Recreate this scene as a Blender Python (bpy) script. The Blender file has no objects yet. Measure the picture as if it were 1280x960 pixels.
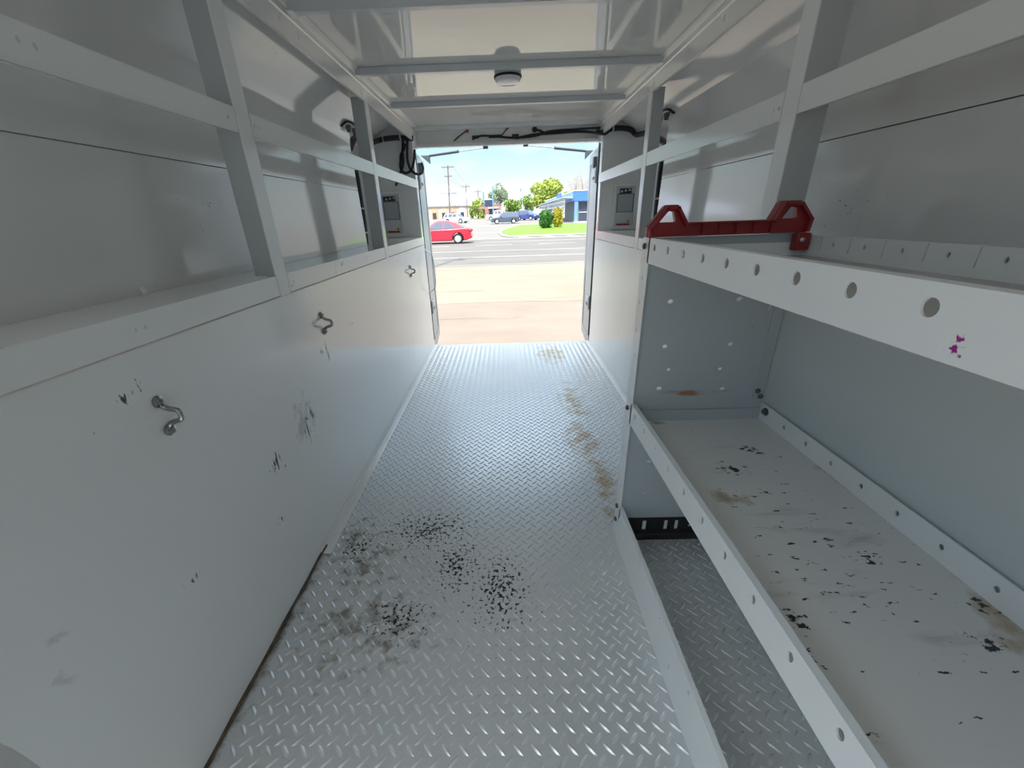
import bpy, bmesh, math, random
import numpy as np
from mathutils import Vector, Matrix
random.seed(7)
PI = math.pi
SC = bpy.context.scene
COL = SC.collection
ORG = {}

# ------------------------------------------------------------------ materials
def new_mat(name):
    m = bpy.data.materials.new(name); m.use_nodes = True
    nt = m.node_tree
    return m, nt, nt.nodes['Principled BSDF']

def N(nt, kind, **kw):
    n = nt.nodes.new(kind)
    for k, v in kw.items():
        if k.startswith('i_'): n.inputs[int(k[2:])].default_value = v
        else: setattr(n, k, v)
    return n

def mixc(nt, fac, a, b):
    n = nt.nodes.new('ShaderNodeMix'); n.data_type = 'RGBA'
    for sock, v in ((n.inputs[0], fac), (n.inputs[6], a), (n.inputs[7], b)):
        if hasattr(v, 'is_linked'): nt.links.new(v, sock)
        elif isinstance(v, (int, float)): sock.default_value = v
        else: sock.default_value = (*v, 1)
    return n.outputs[2]

def mathn(nt, op, a, b=None, clamp=False):
    n = nt.nodes.new('ShaderNodeMath'); n.operation = op; n.use_clamp = clamp
    for i, v in enumerate((a, b)):
        if v is None: continue
        if hasattr(v, 'is_linked'): nt.links.new(v, n.inputs[i])
        else: n.inputs[i].default_value = v
    return n.outputs[0]

def ramp(nt, src, lo, hi):
    n = nt.nodes.new('ShaderNodeMapRange'); n.clamp = True
    nt.links.new(src, n.inputs[0]); n.inputs[1].default_value = lo; n.inputs[2].default_value = hi
    n.inputs[3].default_value = 0; n.inputs[4].default_value = 1
    return n.outputs[0]

def world_pos(nt):
    g = nt.nodes.new('ShaderNodeNewGeometry'); return g.outputs['Position']

def noise(nt, vec, scale, detail=3, rough=.55, stretch=None):
    if stretch:
        mp = nt.nodes.new('ShaderNodeMapping'); mp.inputs['Scale'].default_value = stretch
        nt.links.new(vec, mp.inputs['Vector']); vec = mp.outputs[0]
    n = nt.nodes.new('ShaderNodeTexNoise'); n.inputs['Scale'].default_value = scale
    n.inputs['Detail'].default_value = detail; n.inputs['Roughness'].default_value = rough
    nt.links.new(vec, n.inputs['Vector']); return n.outputs['Fac']

def blobs(nt, vec, lst):
    """soft ellipsoid mask: lst of ((x,y,z),(rx,ry,rz))"""
    out = None
    for c, r in lst:
        s = nt.nodes.new('ShaderNodeVectorMath'); s.operation = 'SUBTRACT'
        nt.links.new(vec, s.inputs[0]); s.inputs[1].default_value = c
        d = nt.nodes.new('ShaderNodeVectorMath'); d.operation = 'DIVIDE'
        nt.links.new(s.outputs[0], d.inputs[0]); d.inputs[1].default_value = r
        l = nt.nodes.new('ShaderNodeVectorMath'); l.operation = 'LENGTH'
        nt.links.new(d.outputs[0], l.inputs[0])
        v = ramp(nt, l.outputs['Value'], 1.0, 0.0)
        out = v if out is None else mathn(nt, 'MAXIMUM', out, v)
    return out

def bump(nt, bsdf, h, strength, dist):
    b = nt.nodes.new('ShaderNodeBump'); b.inputs['Strength'].default_value = strength
    b.inputs['Distance'].default_value = dist
    nt.links.new(h, b.inputs['Height']); nt.links.new(b.outputs[0], bsdf.inputs['Normal'])

def stain(nt, col, vec, where, scale, thr, colour, stretch=None, soft=.03, strength=1.0, gain=.32):
    """stain flecks: noise above a threshold that loosens towards each blob's middle"""
    m = blobs(nt, vec, where)
    n = noise(nt, vec, scale, 4, .6, stretch)
    s = mathn(nt, 'ADD', n, mathn(nt, 'MULTIPLY', m, gain))
    f = mathn(nt, 'MULTIPLY', ramp(nt, s, thr, thr + soft), ramp(nt, m, 0.0, .08))
    if strength != 1.0: f = mathn(nt, 'MULTIPLY', f, strength)
    return mixc(nt, f, col, colour)

def simple(name, col, rough=.5, metal=0, var=.06, vscale=8, spec=.5, bumpy=0, bscale=40, coat=0):
    m, nt, b = new_mat(name)
    p = world_pos(nt)
    n = noise(nt, p, vscale)
    c = mixc(nt, n, tuple(max(0, x*(1-var)) for x in col), tuple(min(1, x*(1+var)) for x in col))
    nt.links.new(c, b.inputs['Base Color'])
    b.inputs['Roughness'].default_value = rough; b.inputs['Metallic'].default_value = metal
    b.inputs['Specular IOR Level'].default_value = spec
    b.inputs['Coat Weight'].default_value = coat
    if bumpy: bump(nt, b, noise(nt, p, bscale), bumpy, .002)
    return m

WHITE = (.82, .825, .81)
def paint(name, col=WHITE, rough=.12, wave=.35, marks=(), spec=.5, wscale=2.2):
    m, nt, b = new_mat(name); p = world_pos(nt)
    c = mixc(nt, noise(nt, p, 1.7), tuple(x*.97 for x in col), col)
    # fine handling scratches all over
    fine = ramp(nt, noise(nt, p, 30, 5, .7, (1, .6, .25)), .70, .76)
    c = mixc(nt, mathn(nt, 'MULTIPLY', fine, .25), c, (.35, .35, .34))
    for kw in marks: c = stain(nt, c, p, **kw)
    nt.links.new(c, b.inputs['Base Color'])
    b.inputs['Roughness'].default_value = rough; b.inputs['Specular IOR Level'].default_value = spec
    if wave: bump(nt, b, noise(nt, p, wscale, 1, .3), wave, .012)
    return m

M = {}
L = -.69
M['wall_left'] = paint('white_panel_paint', rough=.12, spec=.8, marks=[
    dict(where=[((L, 1.18, .45), (.1, .10, .13)), ((L, .97, .44), (.1, .10, .10)), ((L, .915, .285), (.1, .04, .04)),
                ((L, .61, .40), (.1, .06, .05)), ((L, .64, .82), (.1, .12, .05)), ((L, .50, .80), (.1, .05, .05)),
                ((L, 1.38, .66), (.1, .10, .06)), ((L, 1.72, .68), (.1, .12, .04)), ((L, 1.2, .47), (.1, .035, .10))],
         scale=85, thr=.775, colour=(.06, .065, .07), stretch=(1, 1.0, .35), gain=.22, soft=.05),
    dict(where=[((L, 1.165, .45), (.1, .05, .10)), ((L, 1.21, .485), (.1, .02, .10)), ((L, .965, .455), (.1, .05, .05)), ((L, .915, .287), (.1, .02, .025)),
                ((L, .612, .402), (.1, .03, .03)), ((L, 1.42, .64), (.1, .03, .10))],
         scale=70, thr=.74, colour=(.05, .055, .06), stretch=(1, 1.3, .28), gain=.30, soft=.08),
    dict(where=[((L, .385, .54), (.1, .03, .03)), ((L, .37, .47), (.1, .03, .06)), ((L, 1.15, .50), (.1, .16, .16))],
         scale=20, thr=.72, colour=(.30, .31, .33), soft=.15, strength=.5)])
M['white'] = paint('white_gloss_paint', rough=.14)
M['liner'] = paint('white_liner_paint', (.72, .725, .715), rough=.10, spec=1.0, wave=.45, wscale=1.6, marks=[
    dict(where=[((-.88, 1.25, 1.14), (.2, .22, .30)), ((.93, 1.15, 1.1), (.2, .25, .2))], scale=150, thr=.80,
         colour=(.10, .10, .10), stretch=(1, .6, 1), gain=.17)])
M['ledge'] = paint('white_ledge_paint', rough=.16, marks=[
    dict(where=[((-.69, 1.7, .93), (.1, .35, .06)), ((-.78, 1.3, .95), (.1, .5, .1))], scale=90, thr=.78, colour=(.10, .09, .08), stretch=(1, 1, .3), gain=.20)])
M['ceiling'] = paint('cream_gloss_ceiling', (.70, .69, .66), rough=.045, wave=.12, spec=1.0)
M['trim'] = paint('white_trim_paint', (.80, .79, .76), rough=.16, wave=.1, spec=.8)
M['tray'] = paint('white_tray_paint', (.84, .855, .845), rough=.25, wave=.05, marks=[
    dict(where=[((.376, .318, .992), (.02, .0065, .0075)), ((.376, .319, .984), (.02, .008, .012))], scale=220, thr=.66, colour=(.36, .02, .24), gain=.30, soft=.08)])
M['shelf_board'] = paint('worn_tray_floor', (.80, .78, .745), rough=.42, wave=.0, marks=[
    dict(where=[((.76, .42, .487), (.07, .13, .1)), ((.80, .80, .487), (.05, .16, .1)), ((.50, .72, .487), (.09, .04, .1)),
                ((.79, 1.1, .487), (.05, .05, .1)), ((.47, 1.08, .487), (.08, .02, .1))],
         scale=16, thr=.66, colour=(.36, .24, .10), soft=.22, strength=.75),
    dict(where=[((.58, .65, .487), (.4, .8, .2))], scale=9, thr=.80, colour=(.42, .38, .33), stretch=(.6, 3, 1), soft=.2, strength=.6),
    dict(where=[((.448, .435, .487), (.03, .045, .1)), ((.428, .375, .487), (.02, .03, .1)), ((.76, .45, .487), (.03, .03, .1)),
                ((.71, .385, .487), (.03, .03, .1)), ((.56, .83, .487), (.06, .04, .1)), ((.65, .92, .487), (.05, .04, .1)), ((.66, .55, .487), (.04, .03, .1))],
         scale=85, thr=.72, colour=(.02, .02, .022), stretch=(.7, 1.3, 1), gain=.30, soft=.05),
    dict(where=[((.452, .43, .487), (.05, .07, .1)), ((.43, .375, .487), (.04, .04, .1)), ((.49, .52, .487), (.05, .03, .1)),
                ((.70, .54, .487), (.08, .05, .1)), ((.70, .38, .487), (.07, .05, .1)), ((.66, .46, .487), (.05, .05, .1)),
                ((.52, .34, .487), (.05, .04, .1)), ((.52, .82, .487), (.10, .07, .1)), ((.68, .90, .487), (.10, .10, .1)),
                ((.45, .285, .487), (.05, .03, .1)), ((.58, .60, .487), (.34, .60, .1))],
         scale=62, thr=.755, colour=(.02, .02, .022), stretch=(.62, 1.5, 1), gain=.16, soft=.03)])
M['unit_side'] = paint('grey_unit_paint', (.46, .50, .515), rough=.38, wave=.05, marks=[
    dict(where=[((.535, 1.1, .583), (.09, .05, .012)), ((.66, 1.1, .586), (.08, .05, .014))], scale=34, thr=.60,
         colour=(.36, .14, .045), stretch=(.3, 1, 1), soft=.22, strength=.85, gain=.30),
    dict(where=[((.70, 1.1, .79), (.05, .05, .03)), ((.71, 1.1, .70), (.05, .05, .03))], scale=40, thr=.72, colour=(.22, .235, .245), soft=.15, gain=.20)])
M['unit_back'] = paint('grey_back_paint', (.62, .665, .67), rough=.40, wave=.05)
M['dark_steel'] = simple('dark_rusty_steel', (.030, .027, .026), .6, .3, .5, 12)
M['post_side'] = paint('post_flange_shade', (.46, .48, .485), rough=.3, wave=.1)  # side flanges of the white posts greyed: shade put into the colour
M['black'] = simple('black_loom', (.012, .013, .016), .45, 0, .3, 60, bumpy=.6, bscale=260)
M['black_gap'] = simple('black_sealant', (.02, .019, .018), .8, 0, .4, 30)
M['chrome'] = simple('tarnished_steel', (.33, .32, .31), .24, 1, .2, 60)
M['zinc'] = simple('zinc_bolt', (.55, .56, .57), .35, 1, .12, 60)
M['dull_bolt'] = simple('dull_bolt', (.16, .16, .165), .45, .8, .2, 60)
M['red'] = simple('dark_red_plastic', (.27, .018, .022), .38, 0, .12, 15)
M['grey_rubber'] = simple('grey_door_seal', (.05, .052, .055), .7)
M['door'] = paint('grey_door_paint', (.34, .37, .41), rough=.3, wave=.1)
M['strut'] = simple('grey_strut', (.10, .11, .125), .35, .3)
M['lens'] = simple('clear_lamp_lens', (.80, .78, .80), .08, 0, .1, 40)
M['paper'] = simple('label_paper', (.62, .64, .65), .5)
M['label_dark'] = simple('label_print', (.035, .037, .045), .5, 0, .6, 120)
M['label_grey'] = simple('label_grey', (.42, .46, .48), .5)
M['label_red'] = simple('label_red', (.42, .02, .03), .5)
M['label_yellow'] = simple('label_yellow', (.62, .55, .12), .5)
M['magenta'] = simple('tape_magenta', (.40, .06, .16), .5)

def floor_mat():
    m, nt, b = new_mat('tread_plate'); p = world_pos(nt)
    c = mixc(nt, noise(nt, p, 3.5, 4), (.66, .675, .675), (.76, .77, .77))
    c = stain(nt, c, p, [((.38, 1.80, 0), (.10, .28, .1)), ((.41, 1.45, 0), (.07, .30, .1)), ((.36, 3.2, 0), (.16, .3, .1)),
                         ((.40, 2.25, 0), (.10, .35, .1))], 15, .56, (.46, .33, .16), soft=.22, strength=.8, gain=.28)
    c = stain(nt, c, p, [((-.60, 1.12, 0), (.10, .20, .1)), ((-.50, 1.00, 0), (.16, .20, .1)), ((-.68, .8, 0), (.05, .6, .1)), ((-.45, .78, 0), (.3, .2, .1))],
              24, .62, (.20, .16, .11), soft=.2, strength=.8, gain=.24)
    c = stain(nt, c, p, [((-.32, 1.16, 0), (.38, .22, .1)), ((-.56, 1.08, 0), (.14, .16, .1)), ((-.20, 1.0, 0), (.20, .25, .1)),
                         ((-.05, .9, 0), (.20, .30, .1)), ((-.35, .8, 0), (.2, .14, .1))], 80, .735, (.025, .023, .022), gain=.25)
    c = mixc(nt, ramp(nt, noise(nt, p, 90, 3, .7), .73, .75), c, (.05, .05, .05))
    # stains aside, one finish across the sheet, under the shelving unit too
    nt.links.new(c, b.inputs['Base Color'])
    b.inputs['Metallic'].default_value = .40
    r = nt.nodes.new('ShaderNodeMapRange'); nt.links.new(noise(nt, p, 5, 4), r.inputs[0])
    r.inputs[1].default_value = .3; r.inputs[2].default_value = .7; r.inputs[3].default_value = .282; r.inputs[4].default_value = .33
    nt.links.new(r.outputs[0], b.inputs['Roughness'])
    return m
M['floor'] = floor_mat()

def ground_mat(name, a, b_, rough=.85, joints=None, scale=.8):
    a = tuple(x*.82 for x in a); b_ = tuple(x*.82 for x in b_)
    m, nt, b = new_mat(name); p = world_pos(nt)
    c = mixc(nt, ramp(nt, noise(nt, p, scale, 5, .6, (1, 1.8, 1)), .35, .65), a, b_)
    c = mixc(nt, mathn(nt, 'MULTIPLY', ramp(nt, noise(nt, p, 22, 4), .6, .8), .25), c, tuple(x*.6 for x in a))
    nt.links.new(c, b.inputs['Base Color']); b.inputs['Roughness'].default_value = rough
    return m
M['lot'] = ground_mat('pinkish_concrete', (.215, .162, .124), (.245, .192, .150))
M['apron'] = ground_mat('pale_concrete', (.225, .188, .135), (.255, .217, .160))
M['road'] = ground_mat('worn_asphalt', (.135, .120, .108), (.165, .147, .133), scale=.3)
M['street'] = ground_mat('pale_street', (.185, .166, .150), (.22, .198, .180), scale=.2)
M['line'] = simple('road_paint', (.33, .32, .30), .8)
M['curb'] = simple('curb_concrete', (.66, .63, .57), .85)
M['stainlot'] = ground_mat('crack_fill', (.20, .18, .15), (.3, .27, .22))

def leaf_mat(name, a, b_):
    a = tuple(x*.85 for x in a); b_ = tuple(x*.85 for x in b_)
    m, nt, b = new_mat(name); p = world_pos(nt)
    c = mixc(nt, ramp(nt, noise(nt, p, 2.5, 3), .35, .65), a, b_)
    nt.links.new(c, b.inputs['Base Color']); b.inputs['Roughness'].default_value = .6
    b.inputs['Specular IOR Level'].default_value = .2
    return m
M['grass'] = leaf_mat('lawn_green', (.115, .225, .015), (.175, .30, .03))
M['leaf_dark'] = leaf_mat('shrub_green', (.03, .11, .025), (.10, .23, .05))
M['leaf_yellow'] = leaf_mat('shrub_yellow', (.36, .29, .02), (.52, .43, .05))
M['leaf_lime'] = leaf_mat('lime_leaves', (.27, .36, .06), (.48, .56, .12))
M['leaf_mid'] = leaf_mat('mid_leaves', (.15, .27, .05), (.30, .42, .10))
M['leaf_grey'] = leaf_mat('grey_green_leaves', (.20, .29, .17), (.36, .43, .27))
M['bark'] = simple('bark', (.16, .13, .11), .9)
M['twig'] = simple('bare_twigs', (.42, .33, .29), .9)
M['pole'] = simple('weathered_pole', (.20, .16, .15), .9)
M['lamp_pole'] = simple('pale_pole', (.42, .47, .52), .5)
M['sign_pole'] = simple('blue_grey_pole', (.20, .33, .45), .5)
M['blue'] = simple('blue_fascia', (.07, .19, .58), .5)
M['blue_pale'] = simple('pale_blue_fascia', (.15, .29, .58), .5)
M['brick'] = simple('brick_wall', (.42, .22, .16), .9, 0, .25, 3)
M['beige'] = simple('beige_stucco', (.62, .50, .38), .9, 0, .15, .5)
M['tan'] = simple('tan_stucco', (.55, .36, .24), .9, 0, .15, .5)
M['roofing'] = simple('roofing_grey', (.22, .23, .25), .8)
M['shopglass'] = simple('shop_glass', (.05, .06, .09), .1)
M['store_wall'] = simple('store_wall', (.20, .22, .23), .8)
M['sign_dark'] = simple('dark_blue_sign', (.035, .06, .13), .5)
M['white_out'] = simple('white_lattice', (.75, .74, .76), .6)
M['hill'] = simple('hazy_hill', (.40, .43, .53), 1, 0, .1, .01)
M['tyre'] = simple('tyre', (.018, .018, .02), .8)
M['rim'] = simple('alloy_rim', (.72, .72, .73), .35, .15)
M['carglass'] = simple('car_glass', (.09, .11, .16), .06)
M['lightred'] = simple('tail_lamp', (.22, .012, .02), .2)
M['lightclear'] = simple('head_lamp', (.7, .7, .72), .15)
def carpaint(n, c): return simple(n, c, .22, 0, .03, 2, .5, coat=.6)
M['car_red'] = carpaint('car_red', (.58, .018, .045))
M['car_slate'] = carpaint('car_slate', (.075, .10, .15))
M['car_blue'] = carpaint('car_blue', (.035, .06, .22))
M['car_white'] = carpaint('car_white', (.72, .73, .74))
M['hose'] = simple('grey_hose', (.66, .67, .67), .45)

# ------------------------------------------------------------------ mesh builder
class MB:
    def __init__(s): s.v = []; s.f = []
    def add(s, vs, fs):
        o = len(s.v); s.v += [tuple(p) for p in vs]; s.f += [tuple(i+o for i in f) for f in fs]; return s
    def box(s, x0, x1, y0, y1, z0, z1):
        vs = [(x, y, z) for z in (z0, z1) for y in (y0, y1) for x in (x0, x1)]
        return s.add(vs, [(0, 2, 3, 1), (4, 5, 7, 6), (0, 1, 5, 4), (2, 6, 7, 3), (0, 4, 6, 2), (1, 3, 7, 5)])
    def obox(s, c, ax, ay, az):
        c, ax, ay, az = map(Vector, (c, ax, ay, az))
        vs = [c + i*ax + j*ay + k*az for k in (-1, 1) for j in (-1, 1) for i in (-1, 1)]
        return s.add(vs, [(0, 2, 3, 1), (4, 5, 7, 6), (0, 1, 5, 4), (2, 6, 7, 3), (0, 4, 6, 2), (1, 3, 7, 5)])
    def tube(s, pts, r, n=8, r1=None):
        pts = [Vector(p) for p in pts]; rings = []
        t0 = (pts[1]-pts[0]).normalized()
        up = Vector((0, 0, 1)) if abs(t0.z) < .9 else Vector((0, 1, 0))
        a = t0.cross(up).normalized()
        for i, p in enumerate(pts):
            t = (pts[min(i+1, len(pts)-1)]-pts[max(i-1, 0)]).normalized()
            a = (a - t*a.dot(t)).normalized(); b = t.cross(a)
            rr = r if r1 is None else r+(r1-r)*i/(len(pts)-1)
            rings.append([p + (a*math.cos(2*PI*k/n)+b*math.sin(2*PI*k/n))*rr for k in range(n)])
        vs = [q for R in rings for q in R]; fs = []
        for i in range(len(pts)-1):
            for k in range(n):
                fs.append((i*n+k, i*n+(k+1) % n, (i+1)*n+(k+1) % n, (i+1)*n+k))
        fs.append(tuple(reversed(range(n)))); fs.append(tuple(range((len(pts)-1)*n, len(pts)*n)))
        return s.add(vs, fs)
    def cyl(s, p0, p1, r, n=16, r1=None): return s.tube([p0, p1], r, n, r1)
    def lathe(s, c, axis, prof, n=20, caps=True):
        """prof: (distance along axis, radius)"""
        c = Vector(c); ax = Vector(axis).normalized()
        u = ax.orthogonal().normalized(); w = ax.cross(u); vs = []; fs = []
        for d, r in prof:
            for k in range(n):
                a = 2*PI*k/n; vs.append(c+ax*d+(u*math.cos(a)+w*math.sin(a))*max(r, 1e-5))
        for i in range(len(prof)-1):
            for k in range(n): fs.append((i*n+k, i*n+(k+1) % n, (i+1)*n+(k+1) % n, (i+1)*n+k))
        if caps: fs.append(tuple(reversed(range(n)))); fs.append(tuple(range((len(prof)-1)*n, len(prof)*n)))
        return s.add(vs, fs)
    def prism(s, poly, fn, w0, w1):
        """poly in (u,v), fn(u,v,w) -> xyz"""
        n = len(poly)
        vs = [fn(u, v, w0) for u, v in poly]+[fn(u, v, w1) for u, v in poly]
        fs = [tuple(reversed(range(n))), tuple(range(n, 2*n))]+[(i, (i+1) % n, n+(i+1) % n, n+i) for i in range(n)]
        return s.add(vs, fs)
    def sheet(s, prof, y0, y1, th):
        """an open folded sheet: prof in (x,z) extruded along Y with thickness th on its left side"""
        P = [Vector((x, z)) for x, z in prof]; off = []
        for i, p in enumerate(P):
            ns = []
            for a, b in ((i-1, i), (i, i+1)):
                if a >= 0 and b < len(P):
                    d = (P[b]-P[a]).normalized(); ns.append(Vector((-d.y, d.x)))
            n = sum(ns, Vector((0, 0))).normalized()
            k = 1/max(.4, n.dot(ns[0])); off.append(p+n*th*k)
        poly = [(p.x, p.y) for p in P]+[(p.x, p.y) for p in reversed(off)]
        n = len(P); m = 2*n
        vs = [(x, y0, z) for x, z in poly]+[(x, y1, z) for x, z in poly]
        fs = [(i, (i+1) % m, m+(i+1) % m, m+i) for i in range(m)]
        for i in range(n-1):
            fs.append((i, m-1-i, m-2-i, i+1)); fs.append((m+i, m+i+1, m+m-2-i, m+m-1-i))
        return s.add(vs, fs)
    def plate(s, outer, holes, fn, w0, w1):
        """flat plate with real holes; outer and holes are loops in (u,v)"""
        bm = bmesh.new(); edges = []; loops = []
        for lp in [outer]+holes:
            vs = [bm.verts.new((u, v, 0)) for u, v in lp]; loops.append(vs)
            for i in range(len(vs)): edges.append(bm.edges.new((vs[i], vs[(i+1) % len(vs)])))
        bmesh.ops.triangle_fill(bm, use_beauty=True, use_dissolve=False, edges=edges)
        bm.verts.index_update(); n = len(bm.verts)
        co = [(v.co.x, v.co.y) for v in bm.verts]
        fs = [tuple(v.index for v in f.verts) for f in bm.faces]
        vs = [fn(u, v, w0) for u, v in co]+[fn(u, v, w1) for u, v in co]
        out = list(fs)+[tuple(i+n for i in reversed(f)) for f in fs]
        for lp in loops:
            ids = [v.index for v in lp]
            for i in range(len(ids)):
                a, b = ids[i], ids[(i+1) % len(ids)]; out.append((a, b, n+b, n+a))
        bm.free()
        return s.add(vs, out)
    def build(s, name, mat, parent=None, bevel=0, origin=None, seg=2, flat=False):
        org = Vector(origin) if origin is not None else (ORG[parent] if parent is not None else Vector((0, 0, 0)))
        me = bpy.data.meshes.new(name)
        me.from_pydata([(x-org.x, y-org.y, z-org.z) for x, y, z in s.v], [], s.f); me.update()
        bm = bmesh.new(); bm.from_mesh(me); bmesh.ops.recalc_face_normals(bm, faces=bm.faces); bm.to_mesh(me); bm.free()
        if not flat:
            me.shade_smooth(); me.set_sharp_from_angle(angle=math.radians(32))
        me.materials.append(mat)
        o = bpy.data.objects.new(name, me); COL.objects.link(o)
        if parent is not None: o.parent = parent
        else: o.location = org
        ORG[o] = org
        if bevel:
            b = o.modifiers.new('edge', 'BEVEL'); b.width = bevel; b.segments = seg; b.limit_method = 'ANGLE'; b.angle_limit = math.radians(40)
        return o

def ell(u, v, ru, rv=None, n=14):
    rv = rv or ru
    return [(u+ru*math.cos(2*PI*k/n), v+rv*math.sin(2*PI*k/n)) for k in range(n)]
def rect(u0, u1, v0, v1): return [(u0, v0), (u1, v0), (u1, v1), (u0, v1)]
def smooth_path(pts, n=8):
    P = [Vector(p) for p in pts]; P = [P[0]*2-P[1]]+P+[P[-1]*2-P[-2]]; out = []
    for i in range(1, len(P)-2):
        p0, p1, p2, p3 = P[i-1:i+3]
        for k in range(n):
            t = k/n
            out.append(.5*((2*p1)+(p2-p0)*t+(2*p0-5*p1+4*p2-p3)*t*t+(3*p1-p0-3*p2+p3)*t**3))
    out.append(P[-2]); return out

def tag(o, label, cat, group=None, kind=None):
    o['label'] = label; o['category'] = cat
    if group: o['group'] = group
    if kind: o['kind'] = kind
    return o
def thing(name, label, cat, loc=(0, 0, 0), group=None, kind=None):
    o = bpy.data.objects.new(name, None); COL.objects.link(o); o.location = loc; ORG[o] = Vector(loc)
    o.empty_display_size = .05
    return tag(o, label, cat, group, kind)
def struct(o, label, cat): return tag(o, label, cat, kind='structure')

XZ = lambda y: (lambda u, v, w: (u, y+w, v))          # plate across the aisle (normal along Y)
YZ = lambda x: (lambda u, v, w: (x+w, u, v))          # plate along the aisle (normal along X)

# ------------------------------------------------------------------ the truck body: setting
YS = .02                     # left side has an added opening behind the viewpoint to light the interior
Y0, Y1 = -1.25, 3.53          # front and rear of the body
XL, XR = -.684, .748          # aisle faces
ZC = 1.742

def floor():
    p = .0405
    nx0, nx1 = int(-.66/p), int(.79/p)
    tl = np.array([(-.5, 0, 0), (-.28, .36, 0), (.28, .36, 0), (.5, 0, 0), (.28, -.36, 0), (-.28, -.36, 0), (-.30, 0, 1), (.30, 0, 1)])
    fs = [(0, 1, 6), (1, 2, 7, 6), (2, 3, 7), (3, 4, 7), (4, 5, 6, 7), (5, 0, 6)]
    V = []; F = []
    ln, wd, h = .0335, .0115, .0026
    c = math.sqrt(.5)
    for par, sg in ((0, 1), (.5, -1)):
        T = np.zeros((8, 3)); x = tl[:, 0]*ln; y = tl[:, 1]*wd
        T[:, 0] = x*c-y*c*sg; T[:, 1] = x*c*sg+y*c; T[:, 2] = tl[:, 2]*h
        T[:, 1] *= -1
        for i in range(nx0, nx1+1):
            for j in range(int((Y0+.05)/p), int((Y1-.03)/p)):
                X, Y = (i+par)*p, (j+par)*p
                if X > .77: continue
                V.append(T+(X, Y, .0003)); 
    n = len(V); V = np.concatenate(V)
    mb = MB(); mb.box(-.70, .80, Y0, Y1, -.03, 0)
    o = len(mb.v); mb.v += [tuple(r) for r in V]
    for k in range(n): mb.f += [tuple(i+o+8*k for i in f) for f in fs]
    return mb.build('floor', M['floor'])
struct(floor(), 'silver tread plate floor of the truck body, stained by dirt and rust', 'floor')

# left lower panel, with a dark joint under the ledge
mb = MB().box(-.705, -.690, YS, Y1, .006, .8935)
struct(mb.build('wall_left', M['wall_left'], bevel=.002), 'tall glossy white lower panel along the left side of the aisle', 'wall')
mb = MB().box(.754, .769, 1.135, Y1, .006, .8985)
struct(mb.build('wall_right', M['white'], bevel=.002), 'short glossy white lower panel between shelving unit and right door', 'wall')

# liners above the ledges: lower sheet, upper sheet above an open seam, then a crease towards the roof
def liner(side, xw, zseam, zcr, yend):
    s = side; ya = YS if s < 0 else Y0
    mb = MB()
    def run(prof, a, b):
        pr = [(s*x, z) for x, z in prof]
        mb.sheet(pr if s > 0 else pr, a, b, .012*(-1 if s > 0 else 1))
    run([(xw-.008, .86), (xw, zseam-.0015)], ya, yend)
    run([(xw, zseam+.0015), (xw+.004, zcr-.07), (xw-.004, zcr), (.735, ZC+.02)], ya, yend)
    # outer skin behind the liner, open to view only in the rear corner
    run([(1.075, -.10), (1.075, 1.60), (.75, 1.80)], ya, Y1)
    return mb
struct(liner(-1, .873, 1.262, 1.566, 2.60).build('wall_left_upper', M['liner']), 'glossy white liner behind the left ledge, creased towards the roof', 'wall')
struct(liner(1, .925, 1.268, 1.590, 2.60).build('wall_right_upper', M['liner']), 'glossy white liner behind the right ledge, creased towards the roof', 'wall')

# rear wall, with the door opening
mb = MB()
mb.box(-1.075, -.692, 3.46, Y1, -.10, ZC+.02); mb.box(.756, 1.075, 3.46, Y1, -.10, ZC+.02)
mb.box(-.692, .756, 3.50, Y1, 1.735, 1.80)
struct(mb.build('wall_rear', M['white']), 'white rear corners of the body either side of the door opening', 'wall')
# ceiling and roof skin
mb = MB().box(-.76, .80, Y0, Y1, ZC, ZC+.012).box(-.80, .82, Y0, Y1, 1.79, 1.81)
struct(mb.build('ceiling', M['ceiling']), 'glossy cream ceiling mirroring the sunlit ground outside', 'ceiling')
# front bulkhead behind the camera, with a wide high gap added to let light in
FO = (-.69, .75, 1.42, 1.70)
mb = MB().plate(rect(-1.075, 1.075, -.10, 1.80), [rect(*FO)], XZ(Y0), -.02, 0)
struct(mb.build('wall_front', M['white']), 'white front bulkhead with a high gap added for light, behind the viewpoint', 'wall')

# floor edge angles and the dirty joint
def floor_edge(x0, x1, ya, yb):
    mb = MB(); sg = 1 if x1 > x0 else -1
    mb.sheet([(x0, .028), (x0+.002*sg, .003), (x1-.004*sg, .0035), (x1, .0012)], ya, yb, .0012*sg)
    return mb
struct(floor_edge(-.6895, -.656, 1.05, Y1).build('baseboard_left', M['trim']), 'thin metal angle between the left panel and the tread plate', 'trim')
struct(floor_edge(.7535, .722, 1.17, Y1).build('baseboard_right', M['trim']), 'thin metal angle between the right rear panel and the tread plate', 'trim')
pts = [(-.6885+.002*math.sin(k*2.3), Y0+k*.06, .004+.002*math.sin(k*1.7)) for k in range(int((1.2-Y0)/.06))]
struct(MB().tube(pts, .0055, 6).build('trim_4', simple('dirty_joint', (.10, .075, .045), .9, 0, .8, 30)), 'dirty brown joint between the left panel and the floor', 'trim')

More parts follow.
